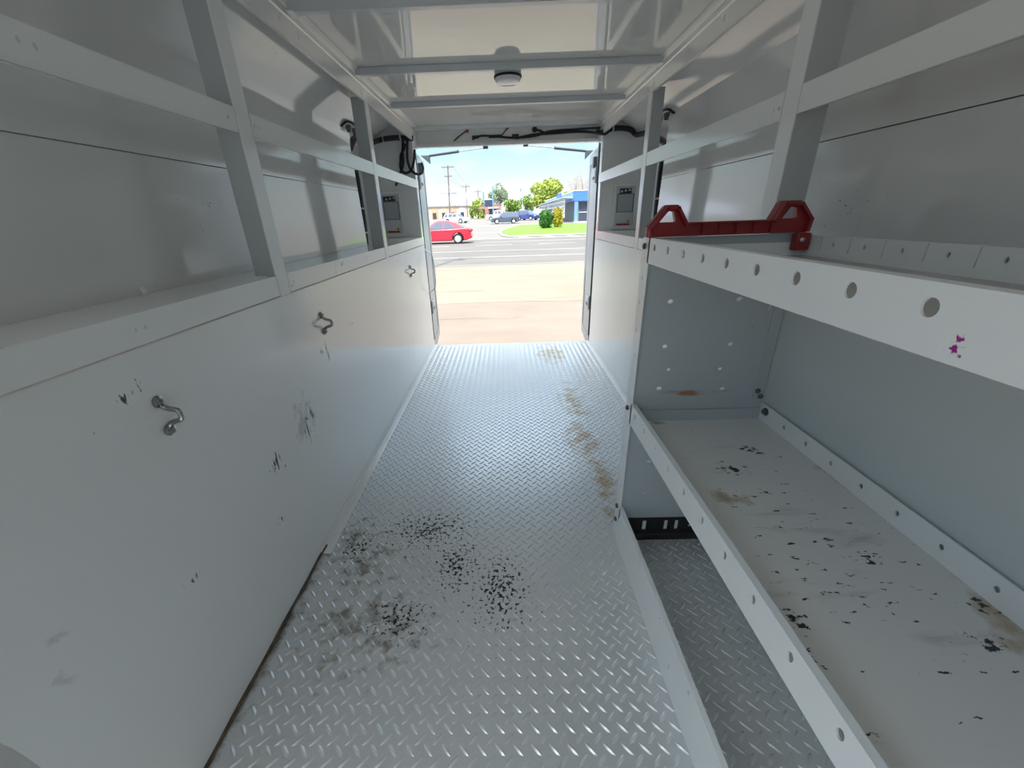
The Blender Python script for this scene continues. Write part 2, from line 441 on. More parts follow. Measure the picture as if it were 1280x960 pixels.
# roof rails: vertical web, bright lower lip, fold in to the ceiling
def roof_rail(s, x, slots, z0=1.644):
    mb = MB()
    holes = [ell(y, z, .004, .012, 10) for y, z in slots]
    mb.plate(rect(Y0 if s > 0 else YS, 3.50, z0, 1.706), holes, YZ(x), 0, s*.003)
    mb.sheet([(x+s*.016, z0+.003), (x, z0), (x-s*.002, z0)], Y0, 3.50, .0025)
    mb.sheet([(x-s*.0, 1.705), (x-s*.004, 1.709), (x-s*.002, 1.730), (x-s*.03, 1.7395)], Y0, 3.50, .003*(-s))
    return mb
sl = [(1.0, 1.686), (1.34, 1.687), (1.556, 1.687), (1.68, 1.678), (1.885, 1.668), (2.30, 1.672), (2.33, 1.672), (2.41, 1.674), (2.9, 1.675), (3.0, 1.668)]
struct(roof_rail(-1, XL, sl).build('trim_1', M['trim']), 'white roof rail with dark slots above the left posts', 'trim')
sl = [(1.1, 1.69), (1.45, 1.688), (1.69, 1.682), (1.945, 1.670), (2.38, 1.676), (2.44, 1.672), (2.9, 1.675)]
struct(roof_rail(1, XR, sl).build('trim_2', M['trim']), 'white roof rail with dark slots above the right posts', 'trim')

# header over the rear doors: a channel that is open towards the aisle
mb = MB()
mb.box(-.690, .754, 3.560, 3.575, 1.62, ZC)
mb.box(-.690, .754, 3.525, 3.575, 1.604, 1.625)
mb.box(-.690, .754, 3.515, 3.575, 1.718, ZC)
mb.box(-.690, -.672, 3.52, 3.575, 1.60, ZC); mb.box(.737, .754, 3.52, 3.575, 1.60, ZC)
struct(mb.build('trim_3', M['white'], bevel=.0025), 'white channel header above the rear door opening', 'trim')

# ------------------------------------------------------------------ ledges, rails and posts
def ledge(s, x, xb, zb, zt, bays, holes, name, label):
    t = thing(name, label, 'shelf', (x, 1.1, zb)); ya = YS if s < 0 else Y0
    mb = MB().box(min(x+s*.0045, xb), max(x+s*.0045, xb), ya, 2.60, zt-.010, zt-.002)
    if s > 0:
        mb = MB().box(.800, xb, ya, 1.145, zt-.010, zt-.002).box(x+.003, xb, 1.145, 2.60, zt-.010, zt-.002)
    mb.box(min(x+s*.003, s*1.07), max(x+s*.003, s*1.07), 2.60, 3.46, zt-.010, zt-.002)
    mb.build('ledge_top', M['ledge'], t)
    for a, b in bays[(1 if s > 0 else 0):]:
        hs = [ell(y, z, .0032, .0042, 10) for y, z in holes if a < y < b]
        m = MB().plate(rect(a, b, zb, zt), hs, YZ(x), 0, s*.003)
        m.build('front_lip', M['ledge'], t, bevel=0)
    return t
ZB, ZT = .898, .955
LB = [(YS, 1.188), (1.256, 2.332), (2.400, 3.50)]
RB = [(Y0, 1.194), (1.262, 2.360), (2.430, 3.50)]
ledge(-1, XL, -.861, ZB, ZT, LB, [(.698, .926), (.719, .926), (1.285, .926), (1.27, .915), (2.0, .93), (2.02, .93)], 'ledge_shelf',
      'long white ledge with a turned-down lip above the tall left panel')
ledge(1, XR, .913, ZB+.004, ZT+.006, RB, [(1.28, .93), (2.5, .93)], 'ledge_shelf',
      'white ledge with a turned-down lip behind the shelving unit and above the short right panel')

def shelf_rail(s, x, a, b, zb, zt, holes, label):
    t = thing('shelf_rail', label, 'rail', (x, (a+b)/2, zb), 'upper rails between the posts')
    mb = MB().plate(rect(a, b, zb, zt), [ell(y, z, .0032, .0045, 10) for y, z in holes], YZ(x), 0, s*.0025)
    mb.build('web', M['white'], t)
    MB().sheet([(x, zt), (x+s*.028, zt+.001)], a, b, -.0025*s).build('top_flange', M['white'], t)
    MB().sheet([(x+s*.022, zb+.003), (x+s*.004, zb), (x-s*.002, zb)], a, b, .0025).build('bottom_flange', M['white'], t)
    return t
zb, zt = 1.317, 1.375
H1 = [(.698, 1.348), (.718, 1.347), (.60, 1.348)]
shelf_rail(-1, XL, LB[0][0], LB[0][1], zb, zt, [(.698, 1.350), (.720, 1.349), (1.157, 1.347)], 'white upper rail nearest the viewer on the left wall')
shelf_rail(-1, XL, LB[1][0], LB[1][1], zb, zt, [(1.268, 1.348), (1.291, 1.347)], 'white upper rail between the two left posts')
shelf_rail(-1, XL, LB[2][0], LB[2][1], zb, zt, [], 'white upper rail from the far left post to the rear corner')
shelf_rail(1, XR, RB[0][0], RB[0][1], zb, zt+.003, [(.72, 1.35)], 'white upper rail nearest the viewer on the right wall')
shelf_rail(1, XR, RB[1][0], RB[1][1], zb, zt+.003, [(1.275, 1.343), (1.297, 1.343)], 'white upper rail between the two right posts')
shelf_rail(1, XR, RB[2][0], RB[2][1], zb, zt+.003, [], 'white upper rail from the far right post to the rear corner')

def post(s, x, a, b, depth, label, z0):
    t = thing('support_post', label, 'post', (x, (a+b)/2, z0), 'posts between ledge and roof rail')
    mb = MB().box(min(x-s*.001, x+s*.003), max(x-s*.001, x+s*.003), a, b, z0, 1.70)
    mb.build('front_face', M['white'], t, bevel=.001)
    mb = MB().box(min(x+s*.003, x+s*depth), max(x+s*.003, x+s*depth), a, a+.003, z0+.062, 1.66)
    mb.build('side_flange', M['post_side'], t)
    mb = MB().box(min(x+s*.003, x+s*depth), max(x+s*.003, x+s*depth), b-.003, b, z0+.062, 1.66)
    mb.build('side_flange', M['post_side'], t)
    return t
post(-1, XL, 1.192, 1.252, .060, 'white upright post nearest the viewer on the left wall', .895)
post(-1, XL, 2.336, 2.396, .066, 'white upright post nearer the rear door on the left wall', .895)
post(1, XR, 1.198, 1.258, .078, 'white upright post behind the red carrier on the right wall', .900)
post(1, XR, 2.364, 2.426, .060, 'white upright post nearer the rear door on the right wall', .900)

# ------------------------------------------------------------------ pull handles on the left panel
def loop_handle(y, z, label):
    t = thing('footman_loop', label, 'tie-down loop', (-.690, y, z), 'bent steel tie-down loops on the left panel')
    d = .030
    zt, zb = z+.031, z-.031
    pts = smooth_path([(-.686, y, zt), (-.684, y+.001, zt-.010), (-.676, y+.002, zt-.016), (-.660, y+.003, z+.010), (-.656, y+.003, z), (-.660, y+.003, z-.010),
                       (-.676, y+.002, zb+.016), (-.684, y+.001, zb+.010), (-.686, y, zb)], 5)
    MB().tube(pts, .0052, 10).build('bar', M['chrome'], t)
    for q in (zt, zb):
        mb = MB().lathe((-.690, y, q), (1, 0, 0), [(0, .0125), (.003, .0125), (.0045, .010), (.006, .0075), (.0105, .0072), (.012, .0045)], 16)
        mb.build('bolt', M['chrome'], t)
    return t
loop_handle(.688, .754, 'bent steel tie-down loop nearest the viewer on the left panel')
loop_handle(1.428, .751, 'bent steel tie-down loop below the middle left ledge, mirrored in the panel')
loop_handle(2.90, .752, 'small far bent steel tie-down loop close to the left rear door')

# white clip on the ledge
t = thing('cable_clip', 'small white plastic clip standing at the back of the left ledge', 'clip', (-.862, .940, .954))
MB().box(-.868, -.855, .932, .948, .954, .957).build('foot', M['white'], t)
MB().obox((-.864, .940, .964), (.0022, .001, .001), (0, .005, 0), (-.003, 0, .008)).build('tongue', M['white'], t, bevel=.0008)

# ------------------------------------------------------------------ roof bows and lamp
def bow(y, x0, x1, label, h=.028):
    t = thing('roof_bow', label, 'roof beam', (0, y, ZC), 'roof bows across the ceiling')
    mb = MB()
    # hat section: two feet and a hanging web
    pr = [(y-.006, ZC-.0005), (y-.004, ZC-.006), (y, ZC-h), (y+.028, ZC-h), (y+.032, ZC-.006), (y+.036, ZC-.0005)]
    mb.prism(pr, lambda u, v, w: (w, u, v), x0, x1)
    mb.build('bow', BOW, t, bevel=.0015)
    for x in (x0, x1):
        s = 1 if x < 0 else -1
        MB().box(min(x, x+s*.02), max(x, x+s*.02), y-.010, y+.040, ZC-.031, ZC-.027).build('end_tab', M['trim'], t, bevel=.001)
    return t
BOW = paint('bow_paint', (.60, .62, .64), rough=.25, wave=.05)
bow(1.600, -.672, .735, 'roof bow nearest the viewer across the ceiling', .030)
B2 = bow(2.215, -.672, .735, 'middle roof bow, the one carrying the dome lamp')
bow(2.825, -.672, .735, 'roof bow nearest the rear door header')
bow(.90, -.672, .735, 'roof bow above and behind the viewpoint', .030)
# round lamp just behind the middle bow
t = thing('dome_lamp', 'small round clear dome lamp hanging at the middle roof bow', 'lamp', (.030, 2.285, ZC))
lc = (.030, 2.285, ZC)
MB().lathe(lc, (0, 0, -1), [(0, .062), (.028, .064), (.034, .066), (.037, .062)], 28).build('housing', simple('lamp_housing', (.55, .57, .60), .3), t)
MB().lathe((lc[0], lc[1], ZC-.036), (0, 0, -1), [(0, .0655), (.006, .0665), (.009, .064)], 28).build('bezel', M['black_gap'], t)
MB().lathe((lc[0], lc[1], ZC-.044), (0, 0, -1), [(0, .061), (.010, .060), (.018, .055), (.022, .045), (.023, .0)], 28).build('lens', M['lens'], t)
MB().box(.030-.03, .030+.03, 2.240, 2.262, ZC-.034, ZC-.008).build('bracket', M['trim'], t, bevel=.002)

# ------------------------------------------------------------------ wiring
def loom(mb, pts, r, n=9, ribs=True):
    P = smooth_path(pts, n)
    mb.tube(P, r, 8)
t = thing('wiring_harness', 'black corrugated wiring harness looping down in the left rear corner', 'cable', (-.80, 3.44, 1.63))
mb = MB(); loom(mb, [(-.93, 2.74, 1.50), (-.95, 2.95, 1.59), (-.95, 3.25, 1.61), (-.94, 3.42, 1.645), (-.90, 3.435, 1.655), (-.80, 3.44, 1.662), (-.68, 3.45, 1.655)], .019)
mb.build('trunk_loom', M['black'], t)
mb = MB(); loom(mb, [(-.755, 3.44, 1.65), (-.765, 3.435, 1.58), (-.785, 3.435, 1.52), (-.795, 3.432, 1.46), (-.765, 3.43, 1.425), (-.715, 3.42, 1.44), (-.685, 3.42, 1.50), (-.672, 3.43, 1.58)], .0095)
mb.build('cable_loop', M['black'], t)
mb = MB(); loom(mb, [(-.72, 3.44, 1.65), (-.728, 3.43, 1.58), (-.732, 3.425, 1.50), (-.715, 3.42, 1.445), (-.675, 3.42, 1.415), (-.640, 3.44, 1.42), (-.630, 3.47, 1.455), (-.640, 3.49, 1.495)], .0095)
mb.build('cable_loop', M['black'], t)
mb = MB(); loom(mb, [(-.765, 3.435, 1.56), (-.775, 3.435, 1.48), (-.82, 3.44, 1.40), (-.85, 3.44, 1.34)], .0085)
mb.build('cable_drop', M['black'], t)
mb = MB(); loom(mb, [(-.740, 3.432, 1.62), (-.752, 3.43, 1.585), (-.78, 3.43, 1.55), (-.79, 3.43, 1.50)], .0085)
mb.build('cable_loop', M['black'], t)
for x, z in ((-.90, 1.655), (-.77, 1.662)):
    MB().lathe((x-.006, 3.437, z), (1, 0, .1), [(0, .0205), (.010, .0205)], 12).build('cable_tie', M['paper'], t)
t = thing('wiring_harness', 'black wiring harness running along the top of the right rear corner', 'cable', (.90, 3.44, 1.66))
mb = MB(); loom(mb, [(.70, 3.46, 1.655), (.76, 3.44, 1.645), (.80, 3.44, 1.665), (.88, 3.44, 1.670), (.95, 3.43, 1.655), (.985, 3.38, 1.615), (.99, 3.1, 1.58), (.985, 2.74, 1.46)], .018)
mb.build('trunk_loom', M['black'], t)
for x in (.815, .965):
    MB().lathe((x, 3.438, 1.667), (1, 0, 0), [(0, .0195), (.010, .0195)], 12).build('cable_tie', M['paper'], t)

t = thing('header_wiring', 'thin dark wires and connectors fixed along the header above the door', 'cable', (.10, 3.55, 1.66))
mb = MB(); loom(mb, [(-.24, 3.553, 1.650), (-.17, 3.553, 1.672), (-.05, 3.553, 1.664), (.07, 3.553, 1.652), (.17, 3.553, 1.652), (.27, 3.553, 1.662), (.36, 3.552, 1.685), (.55, 3.55, 1.692), (.74, 3.50, 1.688)], .0075)
mb.build('main_wire', M['black'], t)
mb = MB(); loom(mb, [(.10, 3.553, 1.648), (.25, 3.552, 1.668), (.40, 3.55, 1.672), (.60, 3.55, 1.676), (.742, 3.50, 1.652)], .009)
mb.build('main_wire', M['black'], t)
for a in ([(-.385, 3.556, 1.645), (-.34, 3.555, 1.675), (-.285, 3.556, 1.708)], [(-.02, 3.556, 1.663), (.01, 3.555, 1.69), (.035, 3.556, 1.718)]):
    mb = MB(); loom(mb, a, .004); mb.build('pigtail', M['black'], t)
for x, z in ((-.275, 1.708), (.035, 1.718)):
    MB().lathe((x, 3.560, z), (0, -1, 0), [(0, .013), (.006, .013), (.010, .008)], 14).build('grommet', M['magenta'], t)
for x in (-.21, -.08, -.035, .10): 
    MB().box(x-.030, x+.022, 3.548, 3.560, 1.655, 1.676).build('connector', M['black'], t, bevel=.002)
MB().lathe((.245, 3.560, 1.702), (0, -1, 0), [(0, .020), (.006, .020), (.010, .012)], 16).build('grommet', M['black'], t)
mb = MB(); loom(mb, [(.245, 3.552, 1.70), (.29, 3.55, 1.69), (.34, 3.55, 1.665)], .008); mb.build('pigtail', M['black'], t)

def conduit(x, y, label, s):
    t = thing('black_conduit', label, 'cable', (x, y, .95), 'upright black conduits at the liner ends')
    mb = MB(); loom(mb, [(x, y, .955), (x-.004*s, y+.01, 1.08), (x-.008*s, y, 1.20), (x-.004*s, y+.01, 1.33), (x, y, 1.44)], .017)
    mb.build('tube', M['black'], t)
    for z in (1.02, 1.16):
        MB().lathe((x-.005*s, y, z), (0, .1, 1), [(0, .0185), (.010, .0185)], 12).build('cable_tie', M['paper'], t)
conduit(-.895, 2.66, 'upright black conduit against the left liner end behind the far post', -1)
conduit(.945, 2.66, 'upright black conduit against the right liner end behind the far post', 1)

def stay(x, y, z, s, label):
    t = thing('stay_bracket', label, 'bracket', (x, y, z), 'small black stay brackets under the roof crease')
    P = smooth_path([(x, y-.13, z-.005), (x-s*.03, y-.10, z+.02), (x-s*.035, y, z+.022), (x-s*.03, y+.10, z-.005)], 5)
    MB().tube(P, .0065, 8).build('arm', M['black_gap'], t)
    for q in (-.055, .045):
        MB().prism([(y+q-.018, z+.012), (y+q+.018, z+.012), (y+q, z-.022)], lambda u, v, w: (x-s*w, u, v), .004, .026).build('lug', M['dull_bolt'], t)
        MB().cyl((x, y+q, z+.002), (x-s*.03, y+q, z+.002), .005, 8).build('pin', M['dull_bolt'], t)
stay(-.868, 2.60, 1.572, -1, 'small black stay bracket at the roof crease behind the far left post')
stay(.918, 2.63, 1.578, 1, 'small black stay bracket at the roof crease behind the far right post')

# tail lamp access covers on the rear wall
def cover(xa, xb, s, label):
    """xa: edge nearest the door, xb: outer edge"""
    y = 3.46
    t = thing('access_cover', label, 'panel', ((xa+xb)/2, y, .97), 'access covers in the rear corners')
    lo, hi = min(xa, xb), max(xa, xb)
    z0, z1 = .963, 1.305
    MB().plate(rect(lo, hi, z0, z1), [rect(lo+.026, hi-.026, z0+.028, z1-.022)], XZ(y), -.012, 0).build('frame', M['white'], t, bevel=.002)
    MB().box(lo+.02, hi-.02, y-.004, y-.001, z0+.02, z1-.016).build('cover_plate', M['paper'], t)
    w = hi-lo
    a, b = lo+.040, hi-.040
    MB().box(a, b, y-.006, y-.003, z0+.135, z1-.080).build('data_plate', M['label_grey'], t, bevel=.001)
    MB().plate(rect(a-.004, b+.004, z0+.131, z1-.076), [rect(a, b, z0+.135, z1-.080)], XZ(y), -.0075, -.004).build('plate_edge', M['strut'], t)
    MB().box(a+.012*(s > 0), b-.018, y-.008, y-.004, z1-.074, z1-.038).build('printed_header', M['label_dark'], t)
    for k in range(3):
        MB().box(a+.02+.03*k, a+.035+.03*k, y-.0085, y-.0078, z1-.066+.004*k, z1-.052+.004*k).build('printed_mark', M['paper'], t)
    xm = lo+w*.62
    MB().prism([(xm-.002, z0+.050), (xm+.026, z0+.050), (xm+.012, z0+.080)], XZ(y), -.007, -.004).build('warning_triangle', M['label_yellow'], t)
    MB().box(xm+.008, xm+.016, y-.0078, y-.007, z0+.055, z0+.068).build('warning_mark', M['label_dark'], t)
    MB().box(lo+.045, xm+.022, y-.007, y-.004, z0+.034, z0+.047).build('red_strip', M['label_red'], t)
    return t
cover(-.815, -1.010, -1, 'white access cover with a printed label in the left rear corner')
cover(.860, 1.062, 1, 'white access cover with a printed label in the right rear corner')

# ------------------------------------------------------------------ rear doors, open outwards
def rear_door(n, s, hx, label):
    """s: -1 left, 1 right. hinge line at (hx, 3.575); opened a little past square"""
    a = math.radians(5.0)
    dv = Vector((s*math.sin(a), math.cos(a), 0)); nv = Vector((-s*math.cos(a), math.sin(a), 0))   # along the leaf, and towards the opening
    h = Vector((hx, 3.578, 0))
    fn = lambda u, v, w: tuple(h+dv*u+nv*w+Vector((0, 0, v)))
    t = thing('door_%d' % n, label, 'door', tuple(h), kind='structure')
    W, z0, z1 = .71, -.10, 1.60
    MB().prism(rect(.0, W, z0, z1), fn, -.030, -.006).build('leaf', M['door'], t, bevel=.004)
    MB().plate(rect(.01, W-.01, z0+.01, z1-.01), [rect(.09, W-.09, z0+.10, z1-.10)], fn, -.006, .0).build('inner_frame', M['door'], t, bevel=.002)
    MB().prism(rect(-.004, .010, z0+.14, z1), fn, -.02, .006).build('seal', M['grey_rubber'], t)
    for zz in (.335, 1.38):
        MB().prism(rect(.06, .20, zz-.045, zz+.05), fn, 0, .020).build('hinge', M['zinc'], t, bevel=.004)
        MB().prism(rect(.085, .175, zz-.028, zz-.008), fn, .020, .026).build('hinge_cap', M['strut'], t, bevel=.002)
        MB().cyl(fn(.05, zz-.06, .008), fn(.05, zz+.06, .008), .009, 10).build('hinge_pin', M['zinc'], t)
    MB().prism(rect(.10, .18, 1.44, 1.52), fn, 0, .03).build('latch_box', M['strut'], t, bevel=.004)
    return t, fn
dL, fL = rear_door(1, -1, -.700, 'left rear door leaf swung open, with hinge and pull rod')
dR, fR = rear_door(2, 1, .757, 'right rear door leaf swung open, its far part in sun')
# pull rod on the left jamb
t = thing('grab_rod', 'thin bent grab rod on the left door jamb', 'handle', (-.69, 3.50, .66))
P = smooth_path([(-.690, 3.52, .850), (-.672, 3.52, .835), (-.632, 3.53, .785), (-.628, 3.53, .56), (-.668, 3.52, .500), (-.690, 3.52, .488)], 4)
MB().tube(P, .0045, 8).build('rod', M['zinc'], t)
for z in (.850, .488): MB().lathe((-.692, 3.52, z), (1, 0, 0), [(0, .013), (.004, .013), (.006, .009)], 12).build('foot_plate', M['zinc'], t)

def gas_strut(x_in, z_in, x_out, z_out, fn, s, label):
    t = thing('gas_strut', label, 'strut', (x_in, 3.60, z_in), 'gas struts of the rear doors')
    a = Vector((x_in, 3.60, z_in)); b = Vector((x_out, 3.99, z_out)); d = b-a
    MB().cyl(a, a+d*.50, .0042, 10).build('rod', M['zinc'], t)
    MB().tube([a+d*.46, a+d*.475, a+d*.96, a+d], .0115, 14).build('cylinder', M['strut'], t)
    MB().box(x_in-.020, x_in+.020, 3.588, 3.612, z_in-.010, z_in+.012).build('end_block', M['strut'], t, bevel=.002)
    MB().box(x_in-.006, x_in+.006, 3.574, 3.606, z_in, 1.618).build('header_bracket', M['strut'], t)
    e = Vector(fn(.42, z_out-.03, 0.0))
    MB().prism([(0, 0), (1, 0), (0, -1)], lambda u, v, w: (b.x+(e.x-b.x)*u, b.y+w, b.z+.002+.07*v), -.004, .004).build('door_bracket', M['strut'], t)
    return t
gas_strut(-.140, 1.600, -.652, 1.607, fL, -1, 'grey gas strut from the header to the left rear door')
gas_strut(.178, 1.606, .720, 1.600, fR, 1, 'grey gas strut from the header to the right rear door')

# ------------------------------------------------------------------ shelving unit on the right
XU, XB, YU = .376, .778, 1.100
U = thing('shelving_unit', 'white and grey steel shelving unit with three deep trays on the right', 'shelving', (.577, .4, 0))
YF = -1.0
pitch = .0876
hy = [1.052-pitch*k for k in range(0, 23)]
def lip(mb, x, w, z0, z1, holes, y0=YF, y1=YU-.003): mb.plate(rect(y0, y1, z0, z1), holes, YZ(x), 0, w)
# end panel with its folded front edge
hl = [(.455, .865, .0075, .0062), (.645, .866, .0078, .0062), (.457, .734, .0068, .006), (.646, .736, .007, .006), (.478, .661, .0055, .005), (.630, .659, .0058, .005),
      (.650, .594, .0085, .0055), (.734, .839, .004, .008), (.757, .684, .0045, .008), (.757, .620, .0045, .009)]
holes = [ell(*h) for h in hl]+[rect(.450, .464, .595, .605), rect(.450, .464, .329, .338), rect(.451, .465, .198, .207)]
mb = MB().plate(rect(XU+.002, XB-.002, .098, 1.034), holes, XZ(YU), 0, .003)
mb.build('end_panel', M['unit_side'], U)
fh = [ell(1.120, z, .004, .007, 8) for z in (.93, .86, .78, .70, .62, .46, .38, .30, .22, .17, .05)]
MB().plate(rect(YU+.003, YU+.044, 0.0, 1.034), fh, YZ(XU), 0, .003).build('front_post', M['tray'], U)
MB().plate(rect(YU-.012, YU+.003, .098, 1.034), [], YZ(XU), 0, .0025).build('post_edge', M['tray'], U)
MB().box(XB-.032, XB-.004, YU-.003, YU, .56, .965).build('corner_angle', M['unit_side'], U)
# back panel
MB().box(.790, .796, YF, YU+.03, .02, 1.03).build('back_panel', M['unit_back'], U)
def tray(zf, z0, z1, zb0, zb1, lip_holes, back_holes, board, bname):
    mb = MB().box(XU+.003, XB, YF, YU-.002, zf-.004, zf)
    tr = mb.build('tray', board, U)
    m2 = MB(); lip(m2, XU, .003, z0, z1, lip_holes)
    m2.sheet([(XU, z1), (XU+.012, z1+.001)], YF, YU-.003, -.002)
    m2.build('front_lip', M['tray'], tr)
    m3 = MB(); lip(m3, XB, .003, zb0, zb1, back_holes); m3.build('back_lip', M['tray'], tr)
    MB().box(XU+.02, XB-.002, YU-.006, YU-.002, zf, zb1-.018).build('end_flange', M['unit_side'] if zf < .9 else M['tray'], tr)
    return tr
def slot(y, z): return ell(y, z, .0058, .0085, 12)
tray(.492, .485, .554, .482, .546, [slot(y, .531) for y in hy], [ell(y-.068, .521, .0048, .0062, 12) for y in hy], M['shelf_board'], 'middle')
sl = []
for k in range(0, 22):
    y = 1.034-pitch*k
    sl.append(rect(y-.0012, y+.0012, .996, 1.029)); sl.append(ell(y+.047, 1.012, .0035, .0052, 10))
tray(.980, .971, 1.035, .968, 1.031, [ell(y, 1.013, .0085, .0090, 14) for y in hy], sl, paint('top_tray_floor', (.52, .51, .49), .35, .05), 'top')
# floor-mounted toe rail
bh = []
for k in range(20): 
    if 1.055-pitch*2*k > YF+.03: bh.append(ell(1.055-pitch*2*k, .124, .004, .006, 8))
    if .97-pitch*4*k > YF+.03: bh.append(ell(.97-pitch*4*k, .064, .003, .012, 8))
m = MB(); lip(m, XU, .003, 0.0, .148, bh); m.sheet([(XU, .148), (XU+.012, .149)], YF, YU-.003, -.002)
m.build('toe_rail', M['tray'], U)
for z, x in ((1.012, XU), (.526, XU), (.135, XU), (.075, XU)):
    MB().lathe((x, YU+.022, z), (-1, 0, 0), [(0, .0085), (.005, .0085), (.007, .005)], 6).build('bolt', M['dull_bolt'], U)
MB().lathe((XB, YU-.03, .527), (-1, 0, 0), [(0, .012), (.003, .012), (.004, .008), (.010, .007)], 14).build('bolt', M['dull_bolt'], U)
for x, z in ((.756, .585), (.768, .567)):
    MB().lathe((x, YU, z), (0, -1, 0), [(0, .009), (.005, .009), (.009, .005)], 6).build('bolt', M['dull_bolt'], U)
# dark slotted foot bracket that shows below the end panel
fb = [rect(.470, .484, .030, .072), rect(.548, .561, .030, .072), rect(.586, .599, .030, .072), ell(.640, .045, .005, .006, 10)]
MB().plate(rect(XU+.03, XB-.02, 0.002, .110), fb, XZ(YU+.012), 0, .004).build('foot_bracket', M['dark_steel'], U)
MB().box(XU+.03, XB-.02, YU-.010, YU+.012, .002, .030).build('foot_bracket', M['dark_steel'], U, bevel=.003)

# ------------------------------------------------------------------ red carrier handles at the end of the top tray
T = thing('tote_carrier', 'dark red plastic carrier rail with two open handles on the top tray end', 'carrier', (.57, 1.08, 1.036))
yA, yB = 1.070, 1.112
def loop2(pts): return pts
out = [(.364, 1.036), (.364, 1.060), (.404, 1.1115), (.436, 1.1115), (.464, 1.069), (.676, 1.069), (.694, 1.1125), (.740, 1.1125), (.774, 1.072), (.770, 1.037)]
h1 = [(.392, 1.071), (.434, 1.071), (.426, 1.096), (.413, 1.097)]
h2 = [(.700, 1.071), (.738, 1.071), (.730, 1.097), (.717, 1.098)]
MB().plate(out, [h1, h2], XZ(0), yB-.030, yB-.012).build('rail', M['red'], T, bevel=.002)
# thick rims that make the handles chunky
def rim(pts, closed=False):
    mb = MB()
    for (u0, v0), (u1, v1) in zip(pts[:-1], pts[1:]):
        d = Vector((u1-u0, v1-v0)); l = d.length; d /= l; n = Vector((-d.y, d.x))
        c = ((u0+u1)/2-n.x*-.004, (yA+yB)/2, (v0+v1)/2-n.y*-.004)
        mb.obox(c, (d.x*(l/2+.0015), 0, d.y*(l/2+.0015)), (0, (yB-yA)/2, 0), (n.x*.004, 0, n.y*.004))
    return mb
rim([(.464, 1.065), (.436, 1.1075), (.404, 1.1075), (.366, 1.058), (.366, 1.037)]).build('handle', M['red'], T, bevel=.0015)
rim([(.770, 1.040), (.773, 1.070), (.739, 1.1085), (.694, 1.1085), (.676, 1.066)]).build('handle', M['red'], T, bevel=.0015)
for k in range(5): MB().box(.500+.043*k, .502+.043*k, yA+.004, yB-.014, 1.040, 1.067).build('rib', M['red'], T)
MB().box(.462, .690, yA, yB, 1.066, 1.0695).build('top_edge', M['red'], T, bevel=.001)
MB().box(.740, .774, yA-.004, yA+.020, .994, 1.0365).build('foot', M['red'], T, bevel=.003)
MB().lathe((.752, yA-.004, 1.020), (0, -1, 0), [(0, .006), (.003, .006), (.005, .003)], 10).build('screw', M['zinc'], T)

# pale rounded hose end that pokes in beside the viewpoint
t = thing('hose_end', 'pale grey hose bend just showing in the bottom left corner', 'hose', (-.26, .10, .80))
P = smooth_path([(-.400, .125, .840), (-.352, .122, .827), (-.311, .120, .799), (-.305, .112, .74), (-.29, .06, .45), (-.29, -.3, .02)], 6)
MB().tube(P, .012, 14).build('hose', M['hose'], t)

# ------------------------------------------------------------------ outside ground
G = -.62
def gz(y): return G if y < 35 else (G+.0185*(y-35) if y < 95 else .49+.006*(y-95))
def slab(name, mat, poly, th, label, cat, lift=0, kind='structure'):
    mb = MB(); n = len(poly)
    vs = [(x, y, gz(y)+lift-th) for x, y in poly]+[(x, y, gz(y)+lift) for x, y in poly]
    mb.add(vs, [tuple(reversed(range(n))), tuple(range(n, 2*n))]+[(i, (i+1) % n, n+(i+1) % n, n+i) for i in range(n)])
    return tag(mb.build(name, mat), label, cat, kind=kind)
slab('ground', M['lot'], rect(-40, 40, -30, 8.5), .1, 'pinkish concrete of the lot right behind the truck', 'ground')
slab('ground_apron', M['apron'], rect(-40, 40, 8.5, 15.3), .1, 'bright pale concrete apron between lot and road', 'ground')
slab('road', M['road'], rect(-80, 80, 15.3, 35.0), .1, 'wide worn asphalt road with white lines', 'road')
slab('road_side_street', M['street'], rect(-90, 90, 35.0, 95.0), .1, 'pale side street and parking beyond the road', 'road')
slab('ground_far', M['street'], rect(-300, 300, 95.0, 420.0), .1, 'far pale ground beyond the parking', 'ground')
slab('road_gutter', M['street'], rect(-80, 80, 15.3, 15.9), .1, 'paler gutter strip along the near edge of the road', 'road', .004)
for i, (y, w, dash, nm, lb) in enumerate(((18.7, .14, 0, 'edge', 'solid white line nearest the apron on the road'), (22.0, .13, 0, 'lane', 'white lane line in the second position on the road'),
                               (26.4, .16, 1, 'dashes', 'broken white lane line in the middle of the road'), (29.6, .16, 0, 'far', 'white line near the far side of the road'), (34.2, .5, 0, 'far', 'pale gutter line along the far curb'))):
    mb = MB()
    if dash:
        for k in range(-8, 9): mb.box(-1.9+k*4.0, .4+k*4.0, y-w/2, y+w/2, G, G+.008)
    else: mb.box(-60, 60, y-w/2, y+w/2, G, G+.008)
    tag(mb.build('road_line', M['line'] if i < 4 else M['curb'], flat=True), lb, 'road marking', kind='structure')
isl = [(.25, 35.15), (3.2, 35.0), (6.4, 35.3), (12.5, 35.7), (14.0, 38.0), (14.0, 52.0), (12.8, 54.2), (10, 54.0), (5.8, 55.0), (1.9, 54.3), (.15, 47.6), (-.5, 43.5), (-.62, 40.4), (-.35, 37.0)]
def scaled(poly, d):
    cx = sum(p[0] for p in poly)/len(poly); cy = sum(p[1] for p in poly)/len(poly); out = []
    for x, y in poly:
        v = Vector((x-cx, y-cy)); l = v.length; out.append((cx+v.x*(l-d)/l, cy+v.y*(l-d)/l))
    return out
slab('curb', M['curb'], isl, .1, 'pale curb around the grass island', 'curb', .14)
slab('lawn', M['grass'], scaled(isl, .22), .1, 'bright green lawn of the island across the road', 'lawn', .17)
